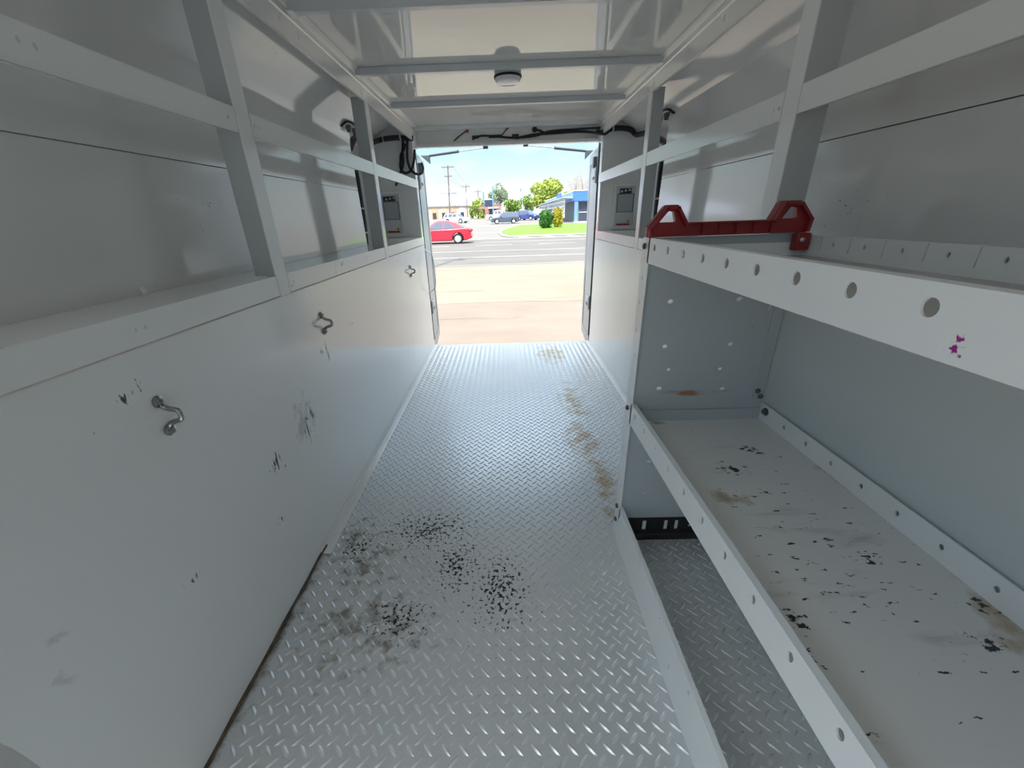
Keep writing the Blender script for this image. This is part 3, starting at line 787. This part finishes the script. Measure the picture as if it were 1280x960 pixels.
def crack(pts, w, label):
    mb = MB()
    for (a, b) in zip(pts[:-1], pts[1:]):
        d = Vector((b[0]-a[0], b[1]-a[1])).normalized(); n = Vector((-d.y, d.x))*w
        mb.add([(a[0]+n.x, a[1]+n.y, G+.003), (a[0]-n.x, a[1]-n.y, G+.003), (b[0]-n.x, b[1]-n.y, G+.003), (b[0]+n.x, b[1]+n.y, G+.003)], [(0, 1, 2, 3)])
    return tag(mb.build('ground_crack', M['stainlot'], flat=True), label, 'crack', kind='structure')
crack([(.24, 15.2), (.22, 13), (.26, 11.6), (.22, 10.6), (.24, 9.9)], .014, 'thin dark crack running along the pale apron')
crack([(-4, 9.9), (-1.4, 9.95), (-.6, 10.0), (-.55, 8.6)], .010, 'thin crack along the left part of the apron')
crack([(-5, 8.52), (-1.6, 8.48), (.4, 8.53), (1.0, 8.45), (5, 8.52)], .02, 'dark joint between pinkish lot and pale apron')
crack([(-1.3, 7.05), (-.6, 7.1), (.0, 7.0), (.25, 7.1)], .010, 'hairline crack across the pinkish lot')

# ------------------------------------------------------------------ vehicles
def car(name, label, cat, x, y, ang, paintm, Lh=4.6, Hh=1.46, W=.90, kind='sedan', group=None, wr=.33):
    """built facing local -X, then turned by ang about Z"""
    R = Matrix.Rotation(ang, 3, 'Z'); z0 = gz(y); B = Vector((x, y, z0))
    t = thing(name, label, cat, tuple(B), group)
    f = lambda u, v, w: tuple(B+R @ Vector((u, w, v)))
    h = Lh/2; wb = Lh*.295
    def arch(c, r): return [(c-r*math.cos(a), max(.20, .32+r*math.sin(a))) for a in [PI*k/10 for k in range(11)]]
    sill = .20; belt = .62*Hh if kind == 'sedan' else .60*Hh
    ar = wr+.06
    bottom = [(-h+.08, sill+.05)]+[(-wb-ar, sill)]+arch(-wb, ar)[1:-1]+[(-wb+ar, sill), (wb-ar, sill)]+arch(wb, ar)[1:-1]+[(wb+ar, sill), (h-.10, sill+.08)]
    if kind == 'sedan':
        top = [(h, .42), (h-.02, .62), (h-.10, belt+.02), (h-.55, belt+.06), (.9, belt+.02), (-.75, belt), (-h+.5, belt-.13), (-h+.10, belt-.27), (-h, .50), (-h, .35)]
        cab = [(-.85, belt-.02), (-.10, Hh-.05), (.25, Hh), (.80, Hh-.03), (1.25, Hh-.17), (h-.45, belt+.03)]
        win = [[(-.62, belt+.03), (-.08, Hh-.11), (.40, Hh-.09), (.40, belt+.04)], [(.48, belt+.04), (.48, Hh-.09), (.82, Hh-.13), (1.22, belt+.14), (1.18, belt+.05)]]
    elif kind == 'suv':
        top = [(h, .45), (h, .75), (h-.05, belt), (.9, belt), (-.9, belt), (-h+.35, belt-.08), (-h+.04, belt-.22), (-h, .55), (-h, .35)]
        cab = [(-1.05, belt-.02), (-.40, Hh-.05), (.1, Hh), (1.3, Hh), (h-.35, Hh-.07), (h-.06, belt-.02)]
        win = [[(-.80, belt+.03), (-.35, Hh-.12), (.30, Hh-.10), (.30, belt+.03)], [(.38, belt+.03), (.38, Hh-.10), (1.18, Hh-.10), (1.18, belt+.03)], [(1.28, belt+.03), (1.28, Hh-.10), (h-.42, Hh-.12), (h-.28, belt+.05)]]
    else:   # pickup
        top = [(h, .45), (h, .98), (.95, 1.0), (.85, belt), (-.9, belt), (-h+.3, belt-.06), (-h+.03, belt-.22), (-h, .55), (-h, .35)]
        cab = [(-1.05, belt-.02), (-.45, Hh-.05), (-.1, Hh), (.55, Hh), (.75, Hh-.06), (.88, belt-.02)]
        win = [[(-.80, belt+.03), (-.40, Hh-.12), (.08, Hh-.10), (.08, belt+.03)], [(.15, belt+.03), (.15, Hh-.10), (.58, Hh-.12), (.70, belt+.05)]]
    MB().prism(bottom+top, f, -W, W).build('body', paintm, t, bevel=.07, seg=3)
    # cabin, tapered inwards towards the roof
    def tp(v): return W-.05-(v-belt)/(Hh-belt)*.24
    n = len(cab); vs = [f(u, v, -tp(v)) for u, v in cab]+[f(u, v, tp(v)) for u, v in cab]
    MB().add(vs, [tuple(range(n)), tuple(reversed(range(n, 2*n)))]+[(i, (i+1) % n, n+(i+1) % n, n+i) for i in range(n)]).build('cabin', paintm, t, bevel=.04, seg=3)
    for w in win:
        for s in (-1, 1):
            n = len(w); vs = [f(u, v, s*(tp(v)+.002)) for u, v in w]+[f(u, v, s*(tp(v)+.012)) for u, v in w]
            MB().add(vs, [tuple(range(n)), tuple(reversed(range(n, 2*n)))]+[(i, (i+1) % n, n+(i+1) % n, n+i) for i in range(n)]).build('side_window', M['carglass'], t)
    for (a, b, nm) in ((cab[0], cab[1], 'windscreen'), (cab[-2], cab[-1], 'rear_window')):
        q = []
        for tt in (.10, .90):
            u = a[0]+(b[0]-a[0])*tt; v = a[1]+(b[1]-a[1])*tt
            q += [(u, v)]
        dn = Vector((-(b[1]-a[1]), b[0]-a[0])).normalized()*.012
        vs = []
        for off in (.2, 1):
            for (u, v) in q:
                for s in (-1, 1): vs.append(f(u+dn.x*off, v+dn.y*off, s*(tp(v)-.07)))
        MB().add(vs, [(0, 1, 3, 2), (4, 6, 7, 5), (0, 4, 5, 1), (2, 3, 7, 6), (0, 2, 6, 4), (1, 5, 7, 3)]).build(nm, M['carglass'], t)
    for u in (-wb, wb):
        for s in (-1, 1):
            c = f(u, wr, s*(W-.20)); ax = R @ Vector((0, s, 0))
            ty = MB().lathe(c, ax, [(0, wr*.6), (0, wr-.02), (.02, wr), (.18, wr), (.205, wr-.03), (.205, wr*.70), (.17, wr*.68)], 24, caps=False).build('wheel', M['tyre'], t)
            mb = MB().lathe(c, ax, [(.10, wr*.66), (.185, wr*.68), (.190, wr*.62), (.15, wr*.60)], 24)
            for k in range(7):
                a = 2*PI*k/7; e = R @ Vector((math.cos(a), 0, math.sin(a))); pz = Vector(c)+ax*.185
                si = ax.cross(e)
                mb.obox(pz+e*wr*.33, e*wr*.31, si*wr*.11, ax*.016)
            mb.lathe(c, ax, [(.16, wr*.16), (.205, wr*.14)], 12)
            mb.build('alloy_rim', M['rim'], ty)
    for s in (-1, 1):
        MB().prism(rect(h-.16, h+.012, belt-.20, belt-.06), f, s*(W-.24), s*(W+.004)).build('tail_lamp', M['lightred'], t, bevel=.02)
        MB().prism(rect(-h-.012, -h+.25, belt-.36, belt-.24), f, s*(W-.30), s*(W-.02)).build('head_lamp', M['lightclear'], t, bevel=.02)
        MB().prism(rect(-.70, -.52, belt, belt+.13), f, s*(W-.02), s*(W+.14)).build('wing_mirror', paintm, t, bevel=.03)
        for u in (-.35, .62): MB().prism(rect(u, u+.18, belt-.10, belt-.075), f, s*W, s*(W+.02)).build('door_handle', paintm, t)
    MB().prism(rect(h-.05, h+.02, .34, .50), f, -W+.12, W-.12).build('rear_bumper', paintm, t, bevel=.02)
    return t
car('red_sedan', 'red sedan passing left on the road beyond the left door', 'car', -4.72, 29.9, .03, M['car_red'], 4.7, 1.52, .91)
car('slate_suv', 'dark slate grey estate car parked beyond the tip of the grass island', 'car', -.02, 65.0, .06, M['car_slate'], 4.3, 1.62, .90, 'suv')
car('blue_suv', 'deep blue car parked close to the white lattice canopy', 'car', 4.1, 77.5, 2.5, M['car_blue'], 4.2, 1.66, .90, 'suv')
car('white_sedan', 'white car behind the roof of the red sedan', 'car', -8.5, 74.5, 2.7, M['car_white'], 4.5, 1.55, .90, 'suv')
car('white_pickup', 'white pickup just behind the slate grey estate car', 'truck', -1.2, 84.0, 3.0, M['car_white'], 5.0, 1.75, .92, 'pickup')

# ------------------------------------------------------------------ plants
def leafy(mb, centres, n, size, seed):
    rnd = random.Random(seed); V = []; F = []
    for k in range(n):
        c, r = rnd.choice(centres)
        while True:
            d = Vector((rnd.uniform(-1, 1), rnd.uniform(-1, 1), rnd.uniform(-1, 1)))
            if .3 < d.length < 1: break
        d = d.normalized()*(d.length**.5)
        p = Vector(c)+Vector((d.x*r[0], d.y*r[1], d.z*r[2]))
        a = Vector((rnd.gauss(0, 1), rnd.gauss(0, 1), rnd.gauss(0, 1))).normalized(); b = a.orthogonal().normalized()
        s = size*rnd.uniform(.6, 1.4); b2 = a.cross(b)
        vs = [p-b*s, p-b2*s*.45+a*s*.12, p+b*s, p+b2*s*.45-a*s*.12]
        mb.add(vs, [(0, 1, 2, 3)])
    return mb
def bush(x, y, r, hgt, mat, label, seed, n=900, name='round_shrub'):
    z = gz(y)+.15
    t = thing(name, label, 'shrub', (x, y, z))
    cs = [((x+r*.3*math.cos(a), y+r*.3*math.sin(a), z+hgt*q), (r*.72, r*.72, hgt*.36)) for a in (0, 2.1, 4.2) for q in (.34, .62)]
    mb = MB(); leafy(mb, cs, n, .13, seed)
    for c, rr in cs[:]: mb.lathe((c[0], c[1], c[2]-rr[2]*.75), (0, 0, 1), [(0, rr[0]*.3), (rr[2]*.5, rr[0]*.7), (rr[2], rr[0]*.7), (rr[2]*1.5, rr[0]*.3)], 10)
    mb.build('foliage', mat, t, flat=True)
    m = MB()
    for k in range(5):
        a = k*1.26; m.tube([(x, y, z-.05), (x+.12*math.cos(a), y+.12*math.sin(a), z+hgt*.3), (x+r*.4*math.cos(a), y+r*.4*math.sin(a), z+hgt*.7)], .02, 6, .008)
    m.build('stems', M['bark'], t)
bush(4.32, 45.0, .80, 1.85, M['leaf_dark'], 'dark green clipped shrub on the lawn across the road', 3, 1500)
bush(5.72, 46.4, .56, 2.05, M['leaf_yellow'], 'yellow flowering shrub beside the dark green one on the lawn', 4, 900, 'flowering_shrub')

def tree(x, y, hgt, r, mat, label, seed, n=1600, size=.3, trunk=.18, group=None, name='tree', zlow=.38):
    z = gz(y); rnd = random.Random(seed)
    t = thing(name, label, 'tree', (x, y, z), group)
    cs = []
    for k in range(9):
        a = k*2.4; q = rnd.uniform(zlow, .85); rr = r*(1-.5*abs(q-.58)/.3*.6)
        cs.append(((x+rr*.55*math.cos(a), y+rr*.55*math.sin(a), z+hgt*q), (r*.55, r*.55, hgt*.16)))
    leafy(MB(), cs, 1, .1, 1)
    mb = leafy(MB(), cs, n, size, seed); mb.build('crown', mat, t, flat=True)
    m = MB().tube([(x, y, z), (x+.05, y, z+hgt*.3), (x, y, z+hgt*.6)], trunk, 8, trunk*.4)
    for c, _ in cs[:6]: m.tube([(x, y, z+hgt*.3), ((x+c[0])/2, (y+c[1])/2, z+hgt*.45), c], trunk*.4, 6, trunk*.1)
    m.build('trunk', M['bark'], t)
    return t
tree(-1.9, 127, 9.2, 2.9, M['leaf_grey'], 'loose grey green tree behind the dark blue sign', 11, 1500, .28)
tree(1.5, 92, 4.2, 2.0, M['leaf_mid'], 'round mid green tree behind the parked slate grey estate car', 12, 1700, .24, zlow=.28)
tree(11.4, 118, 10.2, 4.6, M['leaf_lime'], 'big lime green tree behind the lattice canopy', 13, 3200, .42, zlow=.25)
tree(19.6, 126, 7.8, 3.0, M['leaf_lime'], 'second lime green tree behind the blue storefront', 18, 1600, .42, zlow=.25)
tree(6.6, 132, 6.2, 2.4, M['leaf_mid'], 'small green tree left of the big lime green tree', 14, 900, .35, zlow=.25)
tree(-6.3, 100, 4.4, 1.5, M['leaf_lime'], 'young pale green tree beside the brick building', 15, 800, .24, zlow=.25)
tree(-8.6, 115, 3.6, 1.0, M['leaf_mid'], 'dark little tree at the end of the beige building', 19, 600, .24, zlow=.2)
def bare_tree(x, y, hgt, label, seed):
    z = gz(y); rnd = random.Random(seed); t = thing('bare_tree', label, 'tree', (x, y, z), 'bare trees above the blue storefront')
    m = MB(); m.tube([(x, y, z), (x, y, z+hgt*.45)], .16, 7, .10); m.build('trunk', M['twig'], t)
    m = MB()
    for k in range(26):
        a = rnd.uniform(0, 6.28); q = rnd.uniform(.25, .45); sp = rnd.uniform(.6, 2.4); e = Vector((x+sp*math.cos(a), y+sp*math.sin(a), z+hgt*rnd.uniform(.7, 1.0)))
        s = Vector((x, y, z+hgt*q)); mid = s.lerp(e, .5)+Vector((rnd.uniform(-.2, .2), 0, rnd.uniform(-.1, .3)))
        m.tube([s, mid, e], .05, 5, .012)
        for j in range(4):
            b = s.lerp(e, rnd.uniform(.5, .95)); m.tube([b, b+Vector((rnd.uniform(-.7, .7), rnd.uniform(-.4, .4), rnd.uniform(.2, .9)))], .02, 4, .008)
    m.build('branches', M['twig'], t)
bare_tree(18.0, 112, 10.5, 'bare brown tree rising above the blue storefront', 21)
bare_tree(21.0, 115, 10.8, 'bare brown tree at the far right edge beside the right door', 22)
# small plants by the brick building
def low(x, y, r, label, mat, seed): bush(x, y, r, r*1.5, mat, label, seed, 300, 'low_shrub')
low(-5.5, 104, .5, 'low shrub beside the foot of the sign pole', M['leaf_dark'], 31)
low(-4.2, 104, .5, 'low shrub in front of the brick wall', M['leaf_mid'], 32)
slab('lawn_verge', M['grass'], [(-8.6, 97), (1.2, 97), (1.2, 101), (-8.6, 101)], .1, 'narrow grass verge in front of the brick building', 'lawn', .06)

# ------------------------------------------------------------------ buildings
def shop():
    t = thing('blue_storefront', 'store with a bright blue fascia behind the lawn on the right', 'building', (9.7, 60.5, gz(60.5)))
    x0, x1, y0, y1 = 9.72, 17.5, 60.5, 104.0; z = gz(60)-.3
    MB().box(x0+.5, x1, y0+.6, y1, z, 2.7).build('wall', M['store_wall'], t)
    MB().box(x0, x1, y0, y0+1.0, 2.62, 3.90).build('front_fascia', M['blue'], t, bevel=.03)
    MB().box(x0, x0+1.0, y0+1.0, y1, 2.62, 3.90).build('side_fascia', M['blue_pale'], t, bevel=.03)
    MB().box(x0-.04, x1, y0-.04, y1, 3.90, 4.00).build('roof_edge', M['white_out'], t)
    MB().box(x0-.10, x0, 74.0, 80.0, 3.35, 4.35).build('raised_panel', M['blue'], t, bevel=.03)
    for x in (10.0, 13.5, 17.0): MB().box(x-.18, x+.30, y0+.05, y0+.45, z, 2.62).build('column', M['blue_pale'], t, bevel=.02)
    for k in range(4): 
        w = MB().box(10.55+k*1.6, 11.95+k*1.6, y0+.55, y0+.60, z+.5, 2.45).build('shop_window', M['shopglass'], t)
        MB().box(10.55+k*1.6, 11.95+k*1.6, y0+.53, y0+.56, 1.15, 1.22).build('window_bar', M['white_out'], w)
    MB().box(x0, x1, y0-1.6, y0+.6, z-.2, gz(60)+.12).build('walkway', M['curb'], t)
shop()
def canopy():
    t = thing('lattice_canopy', 'long white lattice canopy in front of the blue storefront', 'canopy', (8.7, 62, gz(62)))
    for ya, yb in ((62, 86), (86, 112)):
        MB().add([(8.5, ya, 3.18), (9.7, ya, 3.05), (9.7, yb, 3.05), (8.5, yb, 3.18), (8.5, ya, 3.26), (9.7, ya, 3.13), (9.7, yb, 3.13), (8.5, yb, 3.26)],
                 [(3, 2, 1, 0), (4, 5, 6, 7), (0, 1, 5, 4), (1, 2, 6, 5), (2, 3, 7, 6), (3, 0, 4, 7)]).build('roof', M['white_out'], t)
    for k in range(13):
        y = 62+k*4.1; MB().box(8.66, 8.74, y-.04, y+.04, gz(y), 3.16).build('post', M['white_out'] if k else M['strut'], t)
    mb = MB()
    y = 62.8
    while y < 110.5:
        mb.box(8.62, 8.78, y-.05, y+.05, .5, 3.1); y += 1.6*(y/62)**1.6
    for z in (.55, 1.3, 2.0, 2.65): mb.box(8.665, 8.735, 62, 111, z, z+.10)
    mb.build('lattice', M['white_out'], t)
canopy()
def brick():
    t = thing('brick_building', 'low red brick building with a dark doorway behind the sign', 'building', (-3.9, 112, gz(112)))
    z = gz(112)-.2
    MB().box(-6.9, -.9, 112, 122, z, 3.65).build('wall', M['brick'], t)
    MB().box(-7.0, -.8, 111.9, 122.1, 3.65, 3.85).build('roof_edge', M['roofing'], t)
    d = MB().box(-4.0, -2.3, 111.9, 112.05, z, 2.75).build('doorway', M['shopglass'], t)
    MB().box(-3.25, -3.10, 111.85, 111.95, z, 2.75).build('door_post', M['blue_pale'], d)
    MB().box(-6.2, -5.2, 111.9, 112.05, 1.6, 2.8).build('window', M['shopglass'], t)
    MB().box(-4.3, -1.6, 111.2, 112.0, 2.85, 3.05).build('awning', M['white_out'], t)
brick()
t = thing('pole_sign', 'dark blue sign board on a tall blue grey pole before the brick building', 'sign', (-3.1, 108, gz(108)))
MB().box(-5.0, -3.05, 107.9, 108.15, 3.2, 4.75).build('board', M['sign_dark'], t, bevel=.03)
MB().box(-4.95, -3.1, 107.85, 108.2, 4.75, 5.0).build('top_strip', M['white_out'], t)
MB().cyl((-2.9, 108, gz(108)), (-2.9, 108, 7.6), .16, 12).build('pole', M['sign_pole'], t)
t = thing('thick_mast', 'thick blue grey mast rising behind the sign board', 'mast', (-6.1, 125, gz(125)))
MB().cyl((-6.1, 125, gz(125)), (-6.05, 125, 7.3), .32, 14, .22).build('shaft', M['sign_pole'], t)
MB().lathe((-6.05, 125, 7.3), (0, 0, 1), [(0, .24), (.1, .24), (.2, .1)], 14).build('cap', M['sign_pole'], t)
def beige():
    t = thing('beige_building', 'long low beige building behind the white car on the left', 'building', (-16, 120, gz(120)))
    z = gz(120)-.2
    MB().box(-26, -9.8, 120, 132, z, 3.75).build('wall', M['beige'], t)
    MB().box(-26.2, -9.6, 119.7, 132, 3.75, 4.0).build('roof_edge', M['roofing'], t)
    for k, m_ in enumerate((M['tan'], M['beige'], M['tan'], M['white_out'])):
        MB().box(-20.5+k*2.6, -18.9+k*2.6, 119.6, 120.0, z, 3.2).build('bay', m_, t)
        MB().box(-20.2+k*2.6, -19.2+k*2.6, 119.5, 119.62, z+.3, 2.3).build('window', M['shopglass'], t)
    MB().box(-16.2, -14.0, 121, 124, 3.9, 5.0).build('roof_unit', M['beige'], t)
beige()
t = thing('white_shed', 'small white shed between the beige and the brick building', 'building', (-8.3, 125, gz(125)))
MB().box(-9.4, -7.2, 125, 129, gz(125)-.2, 3.3).build('wall', M['white_out'], t)
MB().prism([(-9.6, 3.3), (-7.0, 3.3), (-8.3, 3.9)], lambda u, v, w: (u, w, v), 124.8, 129.2).build('roof', M['roofing'], t)

# hills
mb = MB(); prof = []
for k in range(41):
    x = -220+k*11; hh = 8+26*math.exp(-((x+95)/70)**2)+3*math.sin(k*.9)
    if x > 10: hh = max(1.5, 8-(x-10)*.1)
    prof.append((x, hh))
V = []; F = []
for x, hh in prof: V += [(x, 395, 1.5), (x, 410, hh), (x, 440, 1.0)]
for k in range(40): F += [(3*k, 3*k+3, 3*k+4, 3*k+1), (3*k+1, 3*k+4, 3*k+5, 3*k+2)]
tag(mb.add(V, F).build('hills', M['hill']), 'faint hazy hills along the left horizon', 'hills', kind='structure')

# ------------------------------------------------------------------ utility poles and wires
def upole(x, y, top, arms, label, lean=.0, r=.15, mat=None):
    z = gz(y); t = thing('utility_pole', label, 'utility pole', (x, y, z), 'utility poles down the street')
    MB().tube([(x, y, z), (x+lean*(top-z)*.5, y, (z+top)/2), (x+lean*(top-z), y, top)], r, 10, r*.62).build('shaft', mat or M['pole'], t)
    for az, hw in arms:
        xx = x+lean*(az-z)
        MB().box(xx-hw, xx+hw, y-.22, y-.08, az-.07, az+.07).build('crossarm', mat or M['pole'], t)
        for k in (-1, -.6, .6, 1):
            MB().lathe((xx+hw*k*.95, y-.15, az+.07), (0, 0, 1), [(0, .03), (.06, .06), (.14, .05), (.18, .02)], 8).build('insulator', M['lamp_pole'], t)
    return t
upole(-10.35, 80, 9.65, [(9.35, 1.15), (7.9, .7), (5.1, 1.5)], 'tallest utility pole with three crossarms above the red sedan', .035, .17)
upole(-9.1, 104, 8.1, [(7.65, .95)], 'thinner utility pole second from the left door', .0, .13)
upole(-8.15, 134, 8.7, [(8.0, .95)], 'small far utility pole third from the left door', .0, .13)
t = thing('street_lamp', 'pale slim lamp post with a thick white base behind the parked cars', 'lamp post', (4.9, 118, gz(118)))
MB().cyl((4.9, 118, gz(118)), (4.9, 118, 9.9), .09, 10, .06).build('shaft', M['lamp_pole'], t)
MB().cyl((4.9, 118, gz(118)), (4.9, 118, 3.6), .32, 14, .26).build('base', M['white_out'], t)
MB().box(4.35, 4.5, 117.9, 118.1, 6.9, 7.6).build('camera_box', M['strut'], t)
MB().box(4.45, 4.9, 117.97, 118.03, 7.2, 7.26).build('bracket', M['lamp_pole'], t)
for (za, zb, dx, lb) in ((9.42, 7.75, -1.0, 'uppermost overhead wire between the poles on the left'), (9.42, 7.75, .9, 'upper overhead wire on the right ends of the crossarms'), (7.95, 7.2, -.5, 'lower overhead wire between the poles on the left')):
    P = []
    A = Vector((-10.0+dx, 80, za)); B = Vector((-9.1+dx*.8, 104, zb))
    for k in range(9): tt = k/8; p = A.lerp(B, tt); p.z -= .5*4*tt*(1-tt)*.6; P.append(p)
    tag(MB().tube(P, .012, 5).build('overhead_wire', M['tyre'], origin=(-9.6, 92, 7.5)), lb, 'wire', 'overhead wires')
# pole beside the lot whose shadow falls across the apron
t = thing('roadside_pole', 'utility pole left of the lot, seen through its shadow on the apron', 'utility pole', (-4.35, 7.2, G))
SUN_EL, SUN_DIR = 62, Vector((.21, .98, 0)).normalized()
sh = Vector((-2.05, 18.6, G)); hp = 8.0
foot = sh - SUN_DIR*(hp/math.tan(math.radians(SUN_EL)))
PB = Vector((foot.x, foot.y, G)); t.location = PB; ORG[t] = PB.copy()
MB().cyl(PB, PB+Vector((0, 0, hp)), .14, 12, .09).build('shaft', M['pole'], t)
for q, hw in ((hp-.45, .75), (hp-1.5, .55)):
    MB().obox(PB+Vector((0, -.14, q)), (hw*.8, hw*.6, 0), (-.04, .055, 0), (0, 0, .06)).build('crossarm', M['pole'], t)
MB().lathe(PB+Vector((.28, .1, hp-2.2)), (0, 0, 1), [(0, .18), (.05, .22), (.7, .22), (.78, .15)], 14).build('transformer', M['lamp_pole'], t)

# ------------------------------------------------------------------ sky and sun
SKY_LOW, SKY_HIGH = .74, 3.5
w = bpy.data.worlds.new('sky'); SC.world = w; w.use_nodes = True
nt = w.node_tree; nt.nodes.clear()
out = nt.nodes.new('ShaderNodeOutputWorld'); bg = nt.nodes.new('ShaderNodeBackground')
tc = nt.nodes.new('ShaderNodeTexCoord'); sx = nt.nodes.new('ShaderNodeSeparateXYZ')
nt.links.new(tc.outputs['Generated'], sx.inputs[0])
cr = nt.nodes.new('ShaderNodeValToRGB'); nt.links.new(sx.outputs['Z'], cr.inputs[0])
els = cr.color_ramp.elements
els[0].position = 0.0; els[0].color = (.94, .985, 1.0, 1)
els[1].position = 1.0; els[1].color = (.84, .94, 1.0, 1)
for p, c in ((.06, (.88, .975, 1.0, 1)), (.135, (.60, .89, .98, 1)), (.27, (.44, .70, 1.0, 1)), (.50, (.48, .73, 1.0, 1)), (.72, (.92, .97, 1.0, 1))):
    e = els.new(p); e.color = c
mp = nt.nodes.new('ShaderNodeMapping'); mp.inputs['Scale'].default_value = (3, 3, 9); nt.links.new(tc.outputs['Generated'], mp.inputs[0])
nz = nt.nodes.new('ShaderNodeTexNoise'); nz.inputs['Scale'].default_value = 1.6; nz.inputs['Detail'].default_value = 5; nt.links.new(mp.outputs[0], nz.inputs['Vector'])
cl = ramp(nt, nz.outputs['Fac'], .52, .75)
sky = mixc(nt, mathn(nt, 'MULTIPLY', cl, .75), cr.outputs[0], (1.0, 1.0, 1.0))
nt.links.new(sky, bg.inputs[0]); # pale and blue near the horizon; overhead brightness raised as added fill light
lum = nt.nodes.new('ShaderNodeMapRange'); lum.interpolation_type = 'SMOOTHSTEP'; nt.links.new(sx.outputs['Z'], lum.inputs[0])
lum.inputs[1].default_value = .27; lum.inputs[2].default_value = .80; lum.inputs[3].default_value = SKY_LOW; lum.inputs[4].default_value = SKY_HIGH
nt.links.new(lum.outputs[0], bg.inputs[1])
nt.links.new(bg.outputs[0], out.inputs[0])
sd = bpy.data.lights.new('sun', 'SUN'); sd.energy = 4.2; sd.angle = math.radians(.53); sd.color = (1, .95, .86)
so = bpy.data.objects.new('sun', sd); COL.objects.link(so)
d = SUN_DIR*math.cos(math.radians(SUN_EL))+Vector((0, 0, -math.sin(math.radians(SUN_EL))))
so.rotation_euler = d.to_track_quat('-Z', 'Y').to_euler(); so.location = (-5, -10, 20)

# ------------------------------------------------------------------ camera
rx, rz, ry = (math.radians(a) for a in (23.134, 1.2057, 1.903))
cp, sp, cy, sy, cr_, sr = math.cos(rx), math.sin(rx), math.cos(rz), math.sin(rz), math.cos(ry), math.sin(ry)
fw = Vector((-sy*cp, cy*cp, -sp)); r0 = Vector((cy, sy, 0)); d0 = fw.cross(r0)
r_ = r0*cr_+d0*sr; d_ = -r0*sr+d0*cr_
cam = bpy.data.cameras.new('camera'); co = bpy.data.objects.new('camera', cam); COL.objects.link(co)
co.matrix_world = Matrix(((r_.x, -d_.x, -fw.x, 0), (r_.y, -d_.y, -fw.y, 0), (r_.z, -d_.z, -fw.z, 1.10), (0, 0, 0, 1)))
cam.sensor_fit = 'HORIZONTAL'; cam.sensor_width = 36; cam.lens = 36*491/1280
cam.shift_x = (640-626.9)/1280; cam.shift_y = (479.2-480)/1280
cam.clip_start = .02; cam.clip_end = 1000
SC.camera = co
SC.view_settings.view_transform = 'Standard'; SC.view_settings.look = 'None'
SC.view_settings.gamma = 1; SC.view_settings.use_curve_mapping = False
SC.view_settings.exposure = 0.55
SC.cycles.max_bounces = 14; SC.cycles.diffuse_bounces = 10; SC.cycles.glossy_bounces = 6
SC.cycles.sample_clamp_indirect = 6
SC.cycles.use_denoising = True
